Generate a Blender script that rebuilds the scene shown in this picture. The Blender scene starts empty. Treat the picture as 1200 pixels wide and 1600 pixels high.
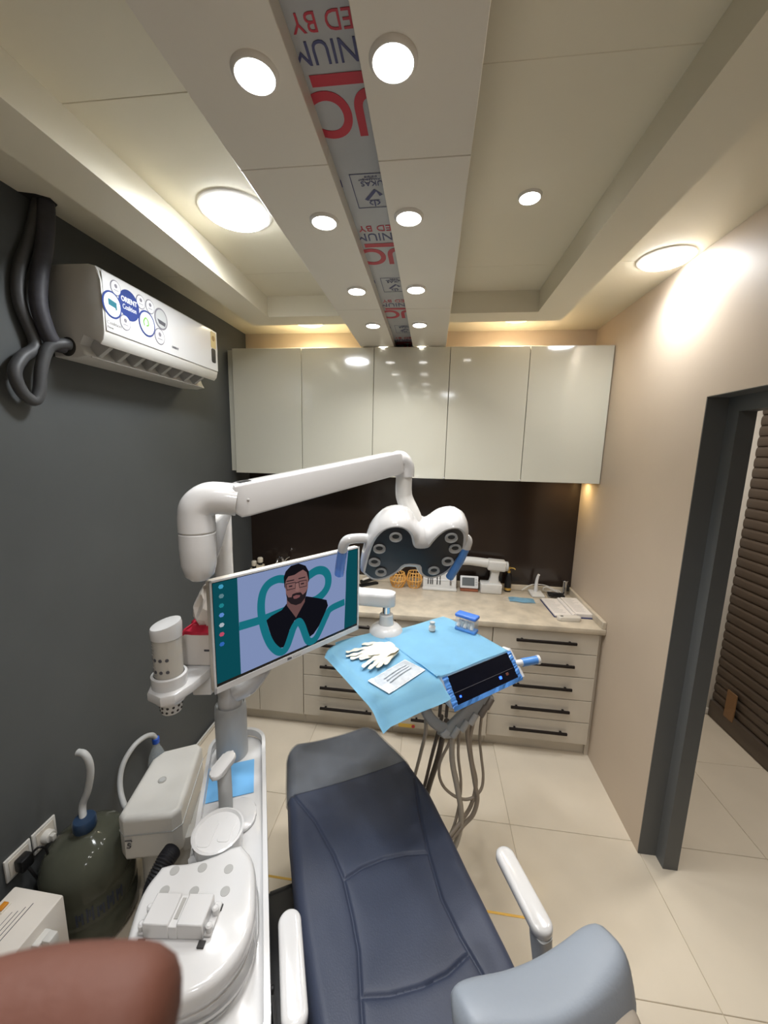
import bpy, bmesh, math, random
from mathutils import Vector, Matrix
random.seed(7)
PI = math.pi
SC = bpy.context.scene
C = SC.collection
R = math.radians

# ------------------------------------------------------------ camera, world, exposure
cam_d = bpy.data.cameras.new('camera')
cam = bpy.data.objects.new('camera', cam_d)
C.objects.link(cam)
cam_d.sensor_fit = 'HORIZONTAL'
cam_d.sensor_width = 36.0
cam_d.lens = 36.0 * 595.55 / 1200.0
cam_d.clip_start = 0.005
cam_d.clip_end = 50
_yaw, _pitch, _roll = .1206, -.1604, .0235
_F = Vector((-math.sin(_yaw) * math.cos(_pitch), math.cos(_yaw) * math.cos(_pitch), math.sin(_pitch)))
_R = Vector((math.cos(_yaw), math.sin(_yaw), 0))
_U = _R.cross(_F)
_r2 = math.cos(_roll) * _R + math.sin(_roll) * _U
_u2 = -math.sin(_roll) * _R + math.cos(_roll) * _U
cam.matrix_world = Matrix(((_r2.x, _u2.x, -_F.x, 0), (_r2.y, _u2.y, -_F.y, 0), (_r2.z, _u2.z, -_F.z, 1.8826), (0, 0, 0, 1)))
cam_d.dof.use_dof = True
cam_d.dof.focus_distance = 1.7
cam_d.dof.aperture_fstop = 17.0
SC.camera = cam

SC.view_settings.view_transform = 'Standard'
SC.view_settings.look = 'None'
SC.view_settings.gamma = 1.0
SC.view_settings.use_curve_mapping = False
SC.view_settings.exposure = 0.3

world = bpy.data.worlds.new('world')
SC.world = world
world.use_nodes = True
bgn = world.node_tree.nodes['Background']
bgn.inputs[0].default_value = (0.9, 0.92, 1.0, 1)
bgn.inputs[1].default_value = 0.05

LAMP_SPOT = 1.35      # watts of one small spot
LAMP_PANEL = 7.2    # watts of one round panel light
LAMP_WARM = 3.0
LENS_SPOT = 14.0

# ------------------------------------------------------------ helpers
def lin(c):
    return tuple(((v / 255) / 12.92 if v / 255 <= .04045 else ((v / 255 + .055) / 1.055) ** 2.4) for v in c)

MATS = {}
def mat(name, rgb, rough=.5, metal=0, noise=0, nscale=20, bump=0, bscale=60, coat=0, spec=.5, alpha=1, trans=0, ior=1.45, emit=None, estr=0, stretch=None):
    if name in MATS: return MATS[name]
    m = bpy.data.materials.new(name)
    m.use_nodes = True
    nt = m.node_tree
    b = nt.nodes['Principled BSDF']
    col = (*lin(rgb), 1)
    b.inputs['Base Color'].default_value = col
    b.inputs['Roughness'].default_value = rough
    b.inputs['Metallic'].default_value = metal
    b.inputs['Specular IOR Level'].default_value = spec
    b.inputs['Coat Weight'].default_value = coat
    b.inputs['Coat Roughness'].default_value = .06
    b.inputs['Alpha'].default_value = alpha
    b.inputs['Transmission Weight'].default_value = trans
    b.inputs['IOR'].default_value = ior
    if emit:
        b.inputs['Emission Color'].default_value = (*lin(emit), 1)
        b.inputs['Emission Strength'].default_value = estr
    tc = nt.nodes.new('ShaderNodeTexCoord')
    src = tc.outputs['Object']
    if stretch:
        mp = nt.nodes.new('ShaderNodeMapping')
        mp.inputs['Scale'].default_value = stretch
        nt.links.new(src, mp.inputs[0]); src = mp.outputs[0]
    if noise:
        n = nt.nodes.new('ShaderNodeTexNoise')
        n.inputs['Scale'].default_value = nscale
        n.inputs['Detail'].default_value = 6
        nt.links.new(src, n.inputs['Vector'])
        r = nt.nodes.new('ShaderNodeValToRGB')
        r.color_ramp.elements[0].position = .3
        r.color_ramp.elements[1].position = .7
        r.color_ramp.elements[0].color = (*[max(0, v * (1 - noise)) for v in col[:3]], 1)
        r.color_ramp.elements[1].color = (*[min(1, v * (1 + noise)) for v in col[:3]], 1)
        nt.links.new(n.outputs['Fac'], r.inputs[0])
        nt.links.new(r.outputs[0], b.inputs['Base Color'])
    if bump:
        n2 = nt.nodes.new('ShaderNodeTexNoise')
        n2.inputs['Scale'].default_value = bscale
        n2.inputs['Detail'].default_value = 4
        nt.links.new(src, n2.inputs['Vector'])
        bp = nt.nodes.new('ShaderNodeBump')
        bp.inputs['Strength'].default_value = bump
        bp.inputs['Distance'].default_value = .004
        nt.links.new(n2.outputs['Fac'], bp.inputs['Height'])
        nt.links.new(bp.outputs[0], b.inputs['Normal'])
    MATS[name] = m
    return m

def clear(name, rgb, alpha, rough=.05):
    """thin clear plastic film: transparent mixed with a glossy tinted skin"""
    if name in MATS: return MATS[name]
    m = bpy.data.materials.new(name); m.use_nodes = True
    nt = m.node_tree
    b = nt.nodes['Principled BSDF']
    b.inputs['Base Color'].default_value = (*lin(rgb), 1)
    b.inputs['Roughness'].default_value = rough
    t = nt.nodes.new('ShaderNodeBsdfTransparent')
    mx = nt.nodes.new('ShaderNodeMixShader')
    mx.inputs[0].default_value = alpha
    out = nt.nodes['Material Output']
    nt.links.new(t.outputs[0], mx.inputs[1]); nt.links.new(b.outputs[0], mx.inputs[2])
    nt.links.new(mx.outputs[0], out.inputs[0])
    MATS[name] = m
    return m

def emis(name, rgb, strength):
    if name in MATS: return MATS[name]
    m = bpy.data.materials.new(name); m.use_nodes = True
    nt = m.node_tree
    nt.nodes.remove(nt.nodes['Principled BSDF'])
    e = nt.nodes.new('ShaderNodeEmission')
    e.inputs[0].default_value = (*lin(rgb), 1); e.inputs[1].default_value = strength
    nt.links.new(e.outputs[0], nt.nodes['Material Output'].inputs[0])
    MATS[name] = m
    return m

def BM(): return bmesh.new()

def bx(bm, x0, x1, y0, y1, z0, z1, bev=0, seg=2, M=None):
    r = bmesh.ops.create_cube(bm, size=1)
    vs = r['verts']
    for v in vs:
        v.co = Vector(((x0 + x1) / 2 + v.co.x * (x1 - x0), (y0 + y1) / 2 + v.co.y * (y1 - y0), (z0 + z1) / 2 + v.co.z * (z1 - z0)))
    if bev:
        es = list({e for v in vs for e in v.link_edges})
        g = bmesh.ops.bevel(bm, geom=es, offset=bev, segments=seg, affect='EDGES', profile=.5)
        vs = list({v for f in g['faces'] for v in f.verts} | {v for v in vs if v.is_valid})
    if M is not None:
        bmesh.ops.transform(bm, matrix=M, verts=[v for v in vs if v.is_valid])
    return vs

def prism(bm, pts, z0, z1, M=None, bev=0, seg=2):
    """extrude a polygon (list of x,y) from z0 to z1, M maps afterwards"""
    vb = [bm.verts.new((x, y, z0)) for x, y in pts]
    vt = [bm.verts.new((x, y, z1)) for x, y in pts]
    n = len(pts)
    fb = bm.faces.new(vb[::-1]); ft = bm.faces.new(vt)
    fs = [fb, ft]
    for i in range(n):
        fs.append(bm.faces.new((vb[i], vb[(i + 1) % n], vt[(i + 1) % n], vt[i])))
    vs = vb + vt
    if bev:
        es = list(fb.edges) + list(ft.edges)
        g = bmesh.ops.bevel(bm, geom=es, offset=bev, segments=seg, affect='EDGES', profile=.5)
        vs = list({v for f in g['faces'] for v in f.verts} | {v for v in vs if v.is_valid})
    bmesh.ops.recalc_face_normals(bm, faces=[f for f in bm.faces])
    if M is not None: bmesh.ops.transform(bm, matrix=M, verts=vs)
    return vs

def loft(bm, rings, close=True, cap=True):
    """rings: list of lists of Vector, all the same length"""
    vr = [[bm.verts.new(p) for p in r] for r in rings]
    n = len(rings[0])
    for a, b in zip(vr[:-1], vr[1:]):
        for i in range(n if close else n - 1):
            j = (i + 1) % n
            bm.faces.new((a[i], a[j], b[j], b[i]))
    if cap and close:
        bm.faces.new(vr[0][::-1]); bm.faces.new(vr[-1])
    bmesh.ops.recalc_face_normals(bm, faces=list(bm.faces))
    return vr

def lathe(bm, prof, n=32, M=None):
    """prof: (radius, z) bottom to top"""
    rings = [[Vector((max(r, 1e-4) * math.cos(2 * PI * i / n), max(r, 1e-4) * math.sin(2 * PI * i / n), z)) for i in range(n)] for r, z in prof]
    if M is not None: rings = [[M @ p for p in r] for r in rings]
    loft(bm, rings)

def smooth_path(pts, k=6):
    P = [Vector(p) for p in pts]
    if len(P) < 3: return P
    out = []
    for i in range(len(P) - 1):
        p0 = P[i - 1] if i else P[0] * 2 - P[1]
        p1, p2 = P[i], P[i + 1]
        p3 = P[i + 2] if i + 2 < len(P) else P[-1] * 2 - P[-2]
        for s in range(k):
            t = s / k
            out.append(.5 * ((2 * p1) + (p2 - p0) * t + (2 * p0 - 5 * p1 + 4 * p2 - p3) * t * t + (3 * p1 - p0 - 3 * p2 + p3) * t ** 3))
    out.append(P[-1])
    return out

def tube(bm, pts, rad, n=10, k=6, smooth=True, ribs=0):
    P = smooth_path(pts, k) if smooth else [Vector(p) for p in pts]
    up = Vector((0, 0, 1))
    rings = []
    m = len(P)
    prev = None
    for i, p in enumerate(P):
        t = (P[min(i + 1, m - 1)] - P[max(i - 1, 0)]).normalized()
        if prev is None:
            a = t.cross(up)
            if a.length < .2: a = t.cross(Vector((1, 0, 0)))
        else:
            a = prev - t * prev.dot(t)
        a.normalize(); prev = a
        b = t.cross(a)
        r = rad(i / (m - 1)) if callable(rad) else rad
        if ribs and i % 2: r *= 1 - ribs
        rings.append([p + (a * math.cos(2 * PI * j / n) + b * math.sin(2 * PI * j / n)) * r for j in range(n)])
    loft(bm, rings)

def rrect(x0, x1, y0, y1, r, k=6):
    out = []
    for cx, cy, a0 in ((x1 - r, y1 - r, 0), (x0 + r, y1 - r, 90), (x0 + r, y0 + r, 180), (x1 - r, y0 + r, 270)):
        for i in range(k + 1):
            a = R(a0 + 90 * i / k)
            out.append((cx + r * math.cos(a), cy + r * math.sin(a)))
    return out

def disc(cx, cy, rx, ry=None, n=32):
    ry = ry or rx
    return [(cx + rx * math.cos(2 * PI * i / n), cy + ry * math.sin(2 * PI * i / n)) for i in range(n)]

def ellipsoid(bm, c, r, n=24, m=14, M=None):
    g = bmesh.ops.create_uvsphere(bm, u_segments=n, v_segments=m, radius=1)
    T = Matrix.Translation(c) @ Matrix.Diagonal((*r, 1))
    if M is not None: T = Matrix.Translation(c) @ M @ Matrix.Diagonal((*r, 1))
    bmesh.ops.transform(bm, matrix=T, verts=g['verts'])

def frame(o, x, y, z):
    """4x4 with columns x,y,z and origin o"""
    x, y, z, o = Vector(x), Vector(y), Vector(z), Vector(o)
    return Matrix(((x.x, y.x, z.x, o.x), (x.y, y.y, z.y, o.y), (x.z, y.z, z.z, o.z), (0, 0, 0, 1)))

def obj(name, bm, m, parent=None, smooth=True, world_space=False, angle=38):
    if world_space and parent is not None:
        bmesh.ops.transform(bm, matrix=WM(parent).inverted(), verts=list(bm.verts))
    me = bpy.data.meshes.new(name)
    bmesh.ops.recalc_face_normals(bm, faces=list(bm.faces))
    bm.to_mesh(me); bm.free()
    if smooth:
        for p in me.polygons: p.use_smooth = True
        me.set_sharp_from_angle(angle=R(angle))
    me.materials.append(m)
    o = bpy.data.objects.new(name, me)
    C.objects.link(o)
    if parent is not None: o.parent = parent
    return o

def WM(o):
    M = o.matrix_basis.copy()
    while o.parent is not None:
        o = o.parent
        M = o.matrix_basis @ M
    return M

def thing(name, label, cat, loc=(0, 0, 0), rotz=0, group=None):
    o = bpy.data.objects.new(name, None)
    C.objects.link(o)
    o.location = loc
    o.rotation_euler = (0, 0, rotz)
    o.empty_display_size = .05
    o['label'] = label; o['category'] = cat
    if group: o['group'] = group
    return o

def tag(o, label, cat, group=None):
    o['label'] = label; o['category'] = cat
    if group: o['group'] = group
    return o

def struct(name, bm, m, parent=None, smooth=False):
    o = obj(name, bm, m, parent, smooth)
    if parent is None: o['kind'] = 'structure'
    return o

def copy_obj(o, parent=None, name=None):
    c = o.copy(); C.objects.link(c)
    if parent is not None: c.parent = parent
    return c

def text_mesh(name, body, size, m, parent, M, sx=1.0, bold=0.0, align='LEFT', depth=0.0004):
    cu = bpy.data.curves.new(name, 'FONT')
    cu.body = body; cu.size = size; cu.align_x = align
    cu.offset = bold; cu.extrude = depth; cu.resolution_u = 3 if size < .1 else 10
    to = bpy.data.objects.new(name + '_tmp', cu)
    C.objects.link(to)
    dg = bpy.context.evaluated_depsgraph_get()
    me = bpy.data.meshes.new_from_object(to.evaluated_get(dg))
    bpy.data.objects.remove(to)
    me.name = name
    me.transform(M @ Matrix.Diagonal((sx, 1, 1, 1)))
    me.materials.clear(); me.materials.append(m)
    o = bpy.data.objects.new(name, me); C.objects.link(o)
    o.parent = parent
    return o

def ribbon(pts, w, closed=False, k=6):
    """a flat stroke of width w along 2-D points -> two side lists"""
    P = smooth_path([(x, y, 0) for x, y in pts], k)
    L, Rr = [], []
    for i, p in enumerate(P):
        t = (P[min(i + 1, len(P) - 1)] - P[max(i - 1, 0)]).normalized()
        n = Vector((-t.y, t.x, 0))
        L.append(p + n * w / 2); Rr.append(p - n * w / 2)
    return L, Rr

def flat_ribbon(bm, pts, w, z, M=None, k=6):
    L, Rr = ribbon(pts, w, k=k)
    a = [bm.verts.new((p.x, p.y, z)) for p in L]
    b = [bm.verts.new((p.x, p.y, z)) for p in Rr]
    for i in range(len(a) - 1): bm.faces.new((a[i], b[i], b[i + 1], a[i + 1]))
    if M is not None: bmesh.ops.transform(bm, matrix=M, verts=a + b)

def flat_poly(bm, pts, z, M=None):
    vs = [bm.verts.new((x, y, z)) for x, y in pts]
    f = bm.faces.new(vs)
    bmesh.ops.triangulate(bm, faces=[f])
    if M is not None: bmesh.ops.transform(bm, matrix=M, verts=vs)

# ------------------------------------------------------------ materials
M_slate = mat('slate_paint', (79, 82, 83), .62, noise=.06, nscale=3, bump=.05, bscale=90, spec=.35)
M_beige = mat('beige_paint', (202, 186, 167), .5, noise=.03, nscale=2, bump=.05, bscale=70, spec=.4)
M_cream = mat('cream_ceiling_paint', (226, 219, 198), .55, noise=.02, nscale=2, spec=.3)
M_panel = mat('pale_composite_panel', (222, 216, 203), .28, noise=.02, nscale=3, spec=.5)
M_film = mat('silver_protective_film', (168, 170, 172), .3, noise=.05, nscale=10)
M_red = mat('red_film_print', (178, 44, 62), .4)
M_navy = mat('navy_film_print', (66, 70, 112), .4)
M_tile = mat('cream_porcelain_tile', (216, 205, 186), .2, noise=.05, nscale=2.5, spec=.5)
M_grout = mat('grout', (190, 177, 156), .8)
M_gold = mat('gold_tone', (214, 178, 96), .3, metal=.7)
M_back = mat('dark_brown_glass', (44, 35, 30), .14, spec=.6, noise=.08, nscale=3)
M_gloss = mat('glossy_cream_door', (212, 210, 195), .09, noise=.01, nscale=2, coat=.5)
M_cab = mat('warm_grey_laminate', (202, 194, 180), .4, noise=.03, nscale=8, stretch=(1, 1, .2))
M_cabin = mat('cabinet_interior', (205, 200, 190), .5)
M_handle = mat('dark_bronze_handle', (38, 33, 32), .38, metal=.6)
M_marble = mat('beige_marble', (198, 187, 168), .28, noise=.17, nscale=11)
M_darkgrey = mat('graphite_frame_paint', (97, 99, 99), .5, noise=.03, nscale=4)
M_shut = mat('brown_steel_shutter', (92, 82, 73), .42, metal=.15, noise=.22, nscale=7, stretch=(1, .25, 2))
M_white = mat('gloss_white_plastic', (212, 212, 212), .16, coat=.4, noise=.01, nscale=3)
M_white2 = mat('satin_white_plastic', (208, 207, 203), .32, noise=.015, nscale=4)
M_offw = mat('warm_white_plastic', (214, 208, 197), .38, noise=.02, nscale=4)
M_grey = mat('grey_plastic', (172, 171, 167), .42, noise=.03, nscale=8)
M_lgrey = mat('pale_grey_plastic', (180, 182, 182), .4)
M_black = mat('black_plastic', (22, 22, 24), .35, noise=.05, nscale=15)
M_dkvoid = mat('dark_recess', (46, 45, 44), .6)
M_navyl = mat('navy_leatherette', (60, 67, 86), .46, noise=.06, nscale=5, bump=.12, bscale=260, spec=.45)
M_seam = mat('navy_seam', (26, 34, 56), .6)
M_headp = mat('blue_grey_leatherette', (140, 148, 158), .45, noise=.03, nscale=5, bump=.08, bscale=200)
M_shell = mat('beige_shell_plastic', (190, 180, 166), .4)
M_paper = mat('light_blue_paper', (158, 216, 244), .75, noise=.03, nscale=14, bump=.1, bscale=30, spec=.2)
M_bluefilm = clear('blue_cling_film', (70, 130, 215), .62, .12)
M_bluefilm2 = mat('blue_barrier_film', (86, 142, 214), .25, noise=.1, nscale=30)
M_latex = mat('latex_glove', (228, 222, 204), .5, noise=.05, nscale=30)
M_pouch = mat('silver_pouch_film', (190, 198, 206), .25, noise=.12, nscale=60, bump=.3, bscale=70)
M_pouchw = mat('pouch_paper', (232, 236, 238), .6)
M_glass = clear('clear_plastic', (225, 232, 235), .22, .05)
M_chrome = mat('chrome', (205, 205, 208), .16, metal=1)
M_hose = mat('grey_hose', (158, 146, 130), .45)
M_hosed = mat('dark_hose', (104, 96, 88), .5)
M_hosel = mat('pale_hose', (186, 177, 162), .4)
M_tealbottle = mat('smoky_green_water_jug', (92, 94, 82), .1, trans=.3, ior=1.2, noise=.06, nscale=6)
M_skin = mat('warm_brown_skin', (100, 60, 46), .65, noise=.06, nscale=40, bump=.08, bscale=500)
M_orange = mat('amber_plastic', (224, 170, 92), .4)
M_wood = mat('reddish_wood', (140, 82, 58), .5, noise=.15, nscale=20)
M_mask = mat('pale_blue_mask', (150, 198, 222), .8)
M_page = mat('white_paper', (226, 220, 214), .7)
M_cover = mat('navy_book_cover', (58, 62, 102), .5)
M_redpk = mat('red_packaging', (196, 40, 66), .4, noise=.1, nscale=30)
M_tape = mat('brown_tape', (142, 108, 74), .4)
M_cover_film = clear('grey_clear_cover', (150, 154, 158), .36, .1)
M_yellow = mat('yellow_sticker', (216, 178, 76), .5)
M_print = mat('grey_print', (150, 148, 146), .6)
M_dprint = mat('dark_print', (84, 84, 90), .6)

# ------------------------------------------------------------ room dimensions (metres)
XL, XR, YB, YF = -1.4188, 1.0612, 2.8625, -1.35
ZC = 2.7126
ZR = 2.606
ZB = 2.54
XC = 3.4          # end of what is built beyond the doorway

# floor of 600 mm tiles
bm = BM(); bx(bm, XL - .15, 2.6, YF - .15, 3.2, -.06, -.004)
floor = struct('floor', bm, M_grout)
bm = BM(); bx(bm, -.2985, .2985, -.2985, .2985, -.02, 0, .0015, 1)
t0 = None
for i in range(7):
    for j in range(8):
        cx = .475 + .3 + .595 * (i - 4); cy = 1.157 + .297 + .594 * (j - 5)
        if cx > 2.4 or cy > 3.2: continue
        if t0 is None:
            t0 = obj('floor_tile', bm, M_tile, floor, smooth=False); o = t0
        else: o = copy_obj(t0, floor)
        o.location = (cx, cy, 0)
        o.scale = (.9935, .9915, 1)
gold_tone = BM(); bx(gold_tone, -.66, .49, 1.343, 1.352, -.01, .0012)  # thin gold-coloured strip across part of the floor
struct('floor_gold_strip', gold_tone, M_gold, floor)

# walls
bm = BM(); bx(bm, XL - .12, XL, YF - .12, YB + .12, -.05, ZC + .1)
struct('wall_left', bm, M_slate)
bm = BM(); bx(bm, XL, XR + .14, YB, YB + .12, -.05, ZC + .1)
wb = struct('wall_back', bm, M_beige)
bm = BM(); bx(bm, XL + .002, XR - .001, YB - .008, YB + .001, .9, 1.72)
struct('glass_splashback', bm, M_back, wb)
bm = BM(); bx(bm, XL - .12, 2.5, YF - .12, YF, -.05, ZC + .1)
struct('wall_front', bm, M_beige)
YD, ZD, YD2, WT = 1.695, 2.12, .55, .14
bm = BM()
bx(bm, XR, XR + WT, YD, YB + .12, -.05, ZC + .1)
bx(bm, XR, XR + WT, YF, YD2, -.05, ZC + .1)
bx(bm, XR, XR + WT, YD2, YD, ZD, ZC + .1)
struct('wall_right', bm, M_beige)
# doorway frame: dark lining, stepped
bm = BM()
bx(bm, XR + .001, XR + .08, YD - .004, YD + .02, 0, ZD + .01)
bx(bm, XR + .08, XR + WT + .003, YD - .062, YD + .02, 0, ZD + .01)
bx(bm, XR + .001, XR + .08, YD2 - .02, YD2 + .004, 0, ZD + .01)
bx(bm, XR + .08, XR + WT + .003, YD2 - .02, YD2 + .062, 0, ZD + .01)
dr = struct('door_1', bm, M_darkgrey)
bm = BM()
bx(bm, XR + .001, XR + .08, YD2 + .004, YD - .004, ZD - .003, ZD + .02)
bx(bm, XR + .08, XR + WT + .003, YD2 + .062, YD - .062, ZD - .06, ZD + .02)
obj('door_head', bm, M_darkgrey, dr, smooth=False)

# ceiling slab, dropped ring, middle beam
bm = BM(); bx(bm, XL - .12, 2.6, YF - .12, 3.2, ZC + .012, ZC + .14)
ceil = struct('ceiling', bm, M_grout)
def cpanel(x0, x1, y0, y1, z0, z1, m, name='ceiling_panel', par=None):
    b = BM(); bx(b, x0, x1, y0, y1, z0, z1, .001, 1)
    return obj(name, b, m, par or ceil, smooth=False)
ys = [YF, -.872, .057, .986, 1.915, YB + .1]
for a, b in zip(ys[:-1], ys[1:]):
    cpanel(XL - .1, -.35, a + .0007, b - .0007, ZC, ZC + .02, M_cream)
    cpanel(-.35, 2.55, a + .0002, b - .0002, ZC, ZC + .02, M_cream)
ring = BM()
XRI, XRO, XLI, XLO, YRI, YRO = .512, .67, -.948, -1.105, 2.187, 2.329
bx(ring, XRI, XRO, YF, YRO, ZR, ZC + .005)
bx(ring, XLO, XLI, YF, YRO, ZR, ZC + .005)
bx(ring, XLI - .001, XRI + .001, YRI, YRO, ZR, ZC + .005)
tr = struct('trim_1', ring, M_cream)
lip = BM(); bx(lip, XLI, XLI + .004, YF, YRI, ZR, ZR + .006)
struct('edge_bead', lip, M_cream, tr)
# middle beam
bm = BM(); bx(bm, -.485, .056, YF, YB, ZB + .04, ZC + .005)
beam = struct('trim_2', bm, M_film)
for a, b in zip(ys[:-1], ys[1:]):
    b = min(b, YB)
    cpanel(-.487, -.271, a + .001, b - .001, ZB, ZB + .042, M_panel, 'beam_panel', beam)
    cpanel(-.152, .058, a + .001, b - .001, ZB, ZB + .042, M_panel, 'beam_panel', beam)
# printed protective film left on the strip between the panels
ZFm = ZB + .0393
def down(x, y, z=ZFm): return frame((x, y, z), (-1, 0, 0), (0, 1, 0), (0, 0, -1))
for k in range(-2, 4):
    dy = .5975 * k
    if .713 + dy > YB - .15 or .713 + dy < YF: continue
    text_mesh('film_print', 'ED BY', .046, M_red, beam, down(-.158, .714 + dy), sx=.86)
    text_mesh('film_print', 'NIUM', .062, M_navy, beam, down(-.158, .758 + dy), sx=.80)
    b = BM(); bx(b, -.262, -.150, .818 + dy, .842 + dy, ZFm - .0004, ZFm); obj('film_print', b, M_red, beam, smooth=False)
    text_mesh('film_print', 'UC', .156, M_red, beam, down(-.106, .856 + dy), sx=.80, bold=.0035)
    text_mesh('film_print', 'UKAS', .026, M_navy, beam, down(-.158, 1.112 + dy), sx=.95)
    text_mesh('film_print', 'MANAGEMENT', .0085, M_navy, beam, down(-.165, 1.102 + dy))
    text_mesh('film_print', 'SYSTEMS', .0085, M_navy, beam, down(-.172, 1.092 + dy))
    b = BM()
    for x0, x1, y0, y1 in ((-.243, -.241, 1.083, 1.222), (-.243, -.13, 1.083, 1.085), (-.243, -.13, 1.220, 1.222)):
        bx(b, x0, x1, y0 + dy, y1 + dy, ZFm - .0004, ZFm)
    Mx = down(-.192, 1.165 + dy, ZFm - .0003)
    flat_ribbon(b, [(-.022, .004), (-.008, -.018), (.022, .022)], .011, 0, Mx, 1)       # tick
    for s in (-1, 0, 1):
        flat_ribbon(b, [(.0 + s * .006, .024), (s * .014, .034), (s * .006, .044)], .004, 0, Mx)
    flat_ribbon(b, [(-.014, .024), (.014, .024)], .004, 0, Mx, 1)
    flat_ribbon(b, [(0, .044), (0, .051)], .004, 0, Mx, 1)
    obj('film_print', b, M_navy, beam, smooth=False)
    b = BM(); bx(b, -.275, -.268, 1.10 + dy, 1.128 + dy, ZFm - .0004, ZFm); obj('film_print', b, M_navy, beam, smooth=False)

# corridor beyond the doorway
bm = BM(); bx(bm, XR + WT, 2.5, 2.95, 3.07, -.05, ZC + .1)
struct('wall_corridor', bm, M_beige)
bm = BM(); bx(bm, 2.3, 2.42, YF, 2.95, -.05, ZC + .1)
struct('wall_outer', bm, M_dkvoid)
sh = thing('roller_shutter', 'dark brown ribbed roller shutter closed beyond the doorway', 'shutter', (2.14, 2.0, 0))
b = BM()
prof = [(.001, 0), (-.004, .003), (-.0075, .014), (-.0085, .031), (-.0075, .047), (-.004, .057), (.0, .0595), (.0, .0625), (-.002, .064), (.003, .067), (.006, .067), (.006, -.001)]
prism(b, prof, -1.35, .85, frame((0, 0, 0), (1, 0, 0), (0, 0, 1), (0, 1, 0)))
s0 = obj('slat', b, M_shut, sh, angle=12)
for i in range(34):
    o = s0 if i == 0 else copy_obj(s0, sh)
    o.location = (0, 0, .13 + i * .068)
b = BM(); bx(b, -.03, .03, -1.35, .84, .004, .128, .006); obj('bottom_rail', b, M_shut, sh)
b = BM(); bx(b, -.0325, -.024, .62, .70, .10, .30, .001, 1)
o = obj('packing_tape', b, M_tape, sh); o['label'] = 'brown tape strip'
b = BM(); bx(b, -.06, .05, .851, .925, .05, 2.45, .004); bx(b, -.06, .05, .84, .925, .003, .05, .003)
g = obj('shutter_guide', b, M_offw, sh); g['label'] = 'white vertical guide channel'
# corridor lamp (out of frame above the shutter)

# ------------------------------------------------------------ ceiling lamps
M_lens = emis('lit_spot_lens', (255, 252, 248), LENS_SPOT)
M_lensp = emis('lit_panel_lens', (246, 250, 255), 30.0)
M_lensw = emis('lit_warm_lens', (255, 226, 160), 6.0)
M_ring = mat('lamp_ring', (220, 216, 208), .3)
def lamp(name, label, x, y, z, r, lens_m, watts, colour, group, spread=160, drop=.012):
    t = thing(name, label, 'ceiling light', (x, y, z), 0, group)
    b = BM(); dr_ = min(drop, .008); lathe(b, [(r * 1.0, -.001), (r * 1.2, -.0005), (r * 1.18, -.004), (r * 1.06, -dr_), (r * 1.0, -dr_), (r * .99, -.003)], 32)
    obj('trim_ring', b, M_ring, t)
    b = BM(); lathe(b, [(r * .99, -.001), (r * .99, -drop * .75), (r * .8, -drop * .9), (0, -drop)], 32)
    obj('lens', b, lens_m, t)
    ld = bpy.data.lights.new('lamp_light', 'AREA')
    ld.shape = 'DISK'; ld.size = r * 1.9; ld.energy = watts; ld.color = colour; ld.spread = R(spread)
    lo = bpy.data.objects.new('lamp_light', ld); C.objects.link(lo)
    lo.parent = t; lo.location = (0, 0, -drop - .001)
    return t
spots_y = [.757, 1.2, 1.69, 2.135, 2.585]
ordw = ['nearest the viewer', 'second from the viewer', 'in the middle of its row', 'second from the wall cabinets', 'just above the wall cabinets']
for side, x in (('left', -.341), ('right', -.094)):
    for y, w in zip(spots_y, ordw):
        lamp('downlight', f'small bright round spotlight {side} of the printed film strip, {w}', x, y, ZB, .035, M_lens, LAMP_SPOT * (.3 if y > 2.4 else 1), (1, .98, .965), 'spotlights along the ceiling beam', 120, .003 if y > 2.4 else .008)
    lamp('downlight', f'small round spotlight {side} of the film strip, overhead of the viewer', x, .31, ZB, .035, M_lens, LAMP_SPOT, (1, .98, .965), 'spotlights along the ceiling beam', 120)
lamp('downlight', 'single small spotlight in the recessed ceiling right of the beam', .281, 1.438, ZC, .032, M_lens, LAMP_SPOT * .6, (1, .93, .84), 'spotlights', 110)
lamp('panel_light', 'large round cool panel light in the recessed ceiling left of the beam', -.733, 1.435, ZC, .105, M_lensp, LAMP_PANEL, (.95, .98, 1), 'large round panel lights', 170, .02)
lamp('panel_light', 'large round panel light close to the beige right wall', .944, 1.893, ZC, .09, M_lensp, LAMP_PANEL * .5, (.96, .98, 1), 'large round panel lights', 150, .02)
lamp('panel_light', 'warm round light over the left wall cabinets, half hidden by the ceiling ring', -.85, 2.62, ZC, .09, M_lensw, LAMP_WARM, (1, .91, .68), 'warm lights over the cabinets', 160)
lamp('panel_light', 'warm round light over the right wall cabinets, half hidden by the ceiling ring', .49, 2.60, ZC, .08, M_lensw, LAMP_WARM, (1, .86, .68), 'warm lights over the cabinets', 160)
lamp('panel_light', 'round panel light in the corridor ceiling', 1.7, 1.9, ZC, .09, M_lensp, LAMP_PANEL * 1.7, (1, .95, .88), 'corridor lights', 160)
lamp('panel_light', 'added round panel light, unseen behind the viewer', .2, -.75, ZC, .1, M_lensp, LAMP_PANEL * .8, (.98, .98, 1), 'added unseen lights', 160)  # unseen lamp added to light the room from behind the viewer

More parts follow.
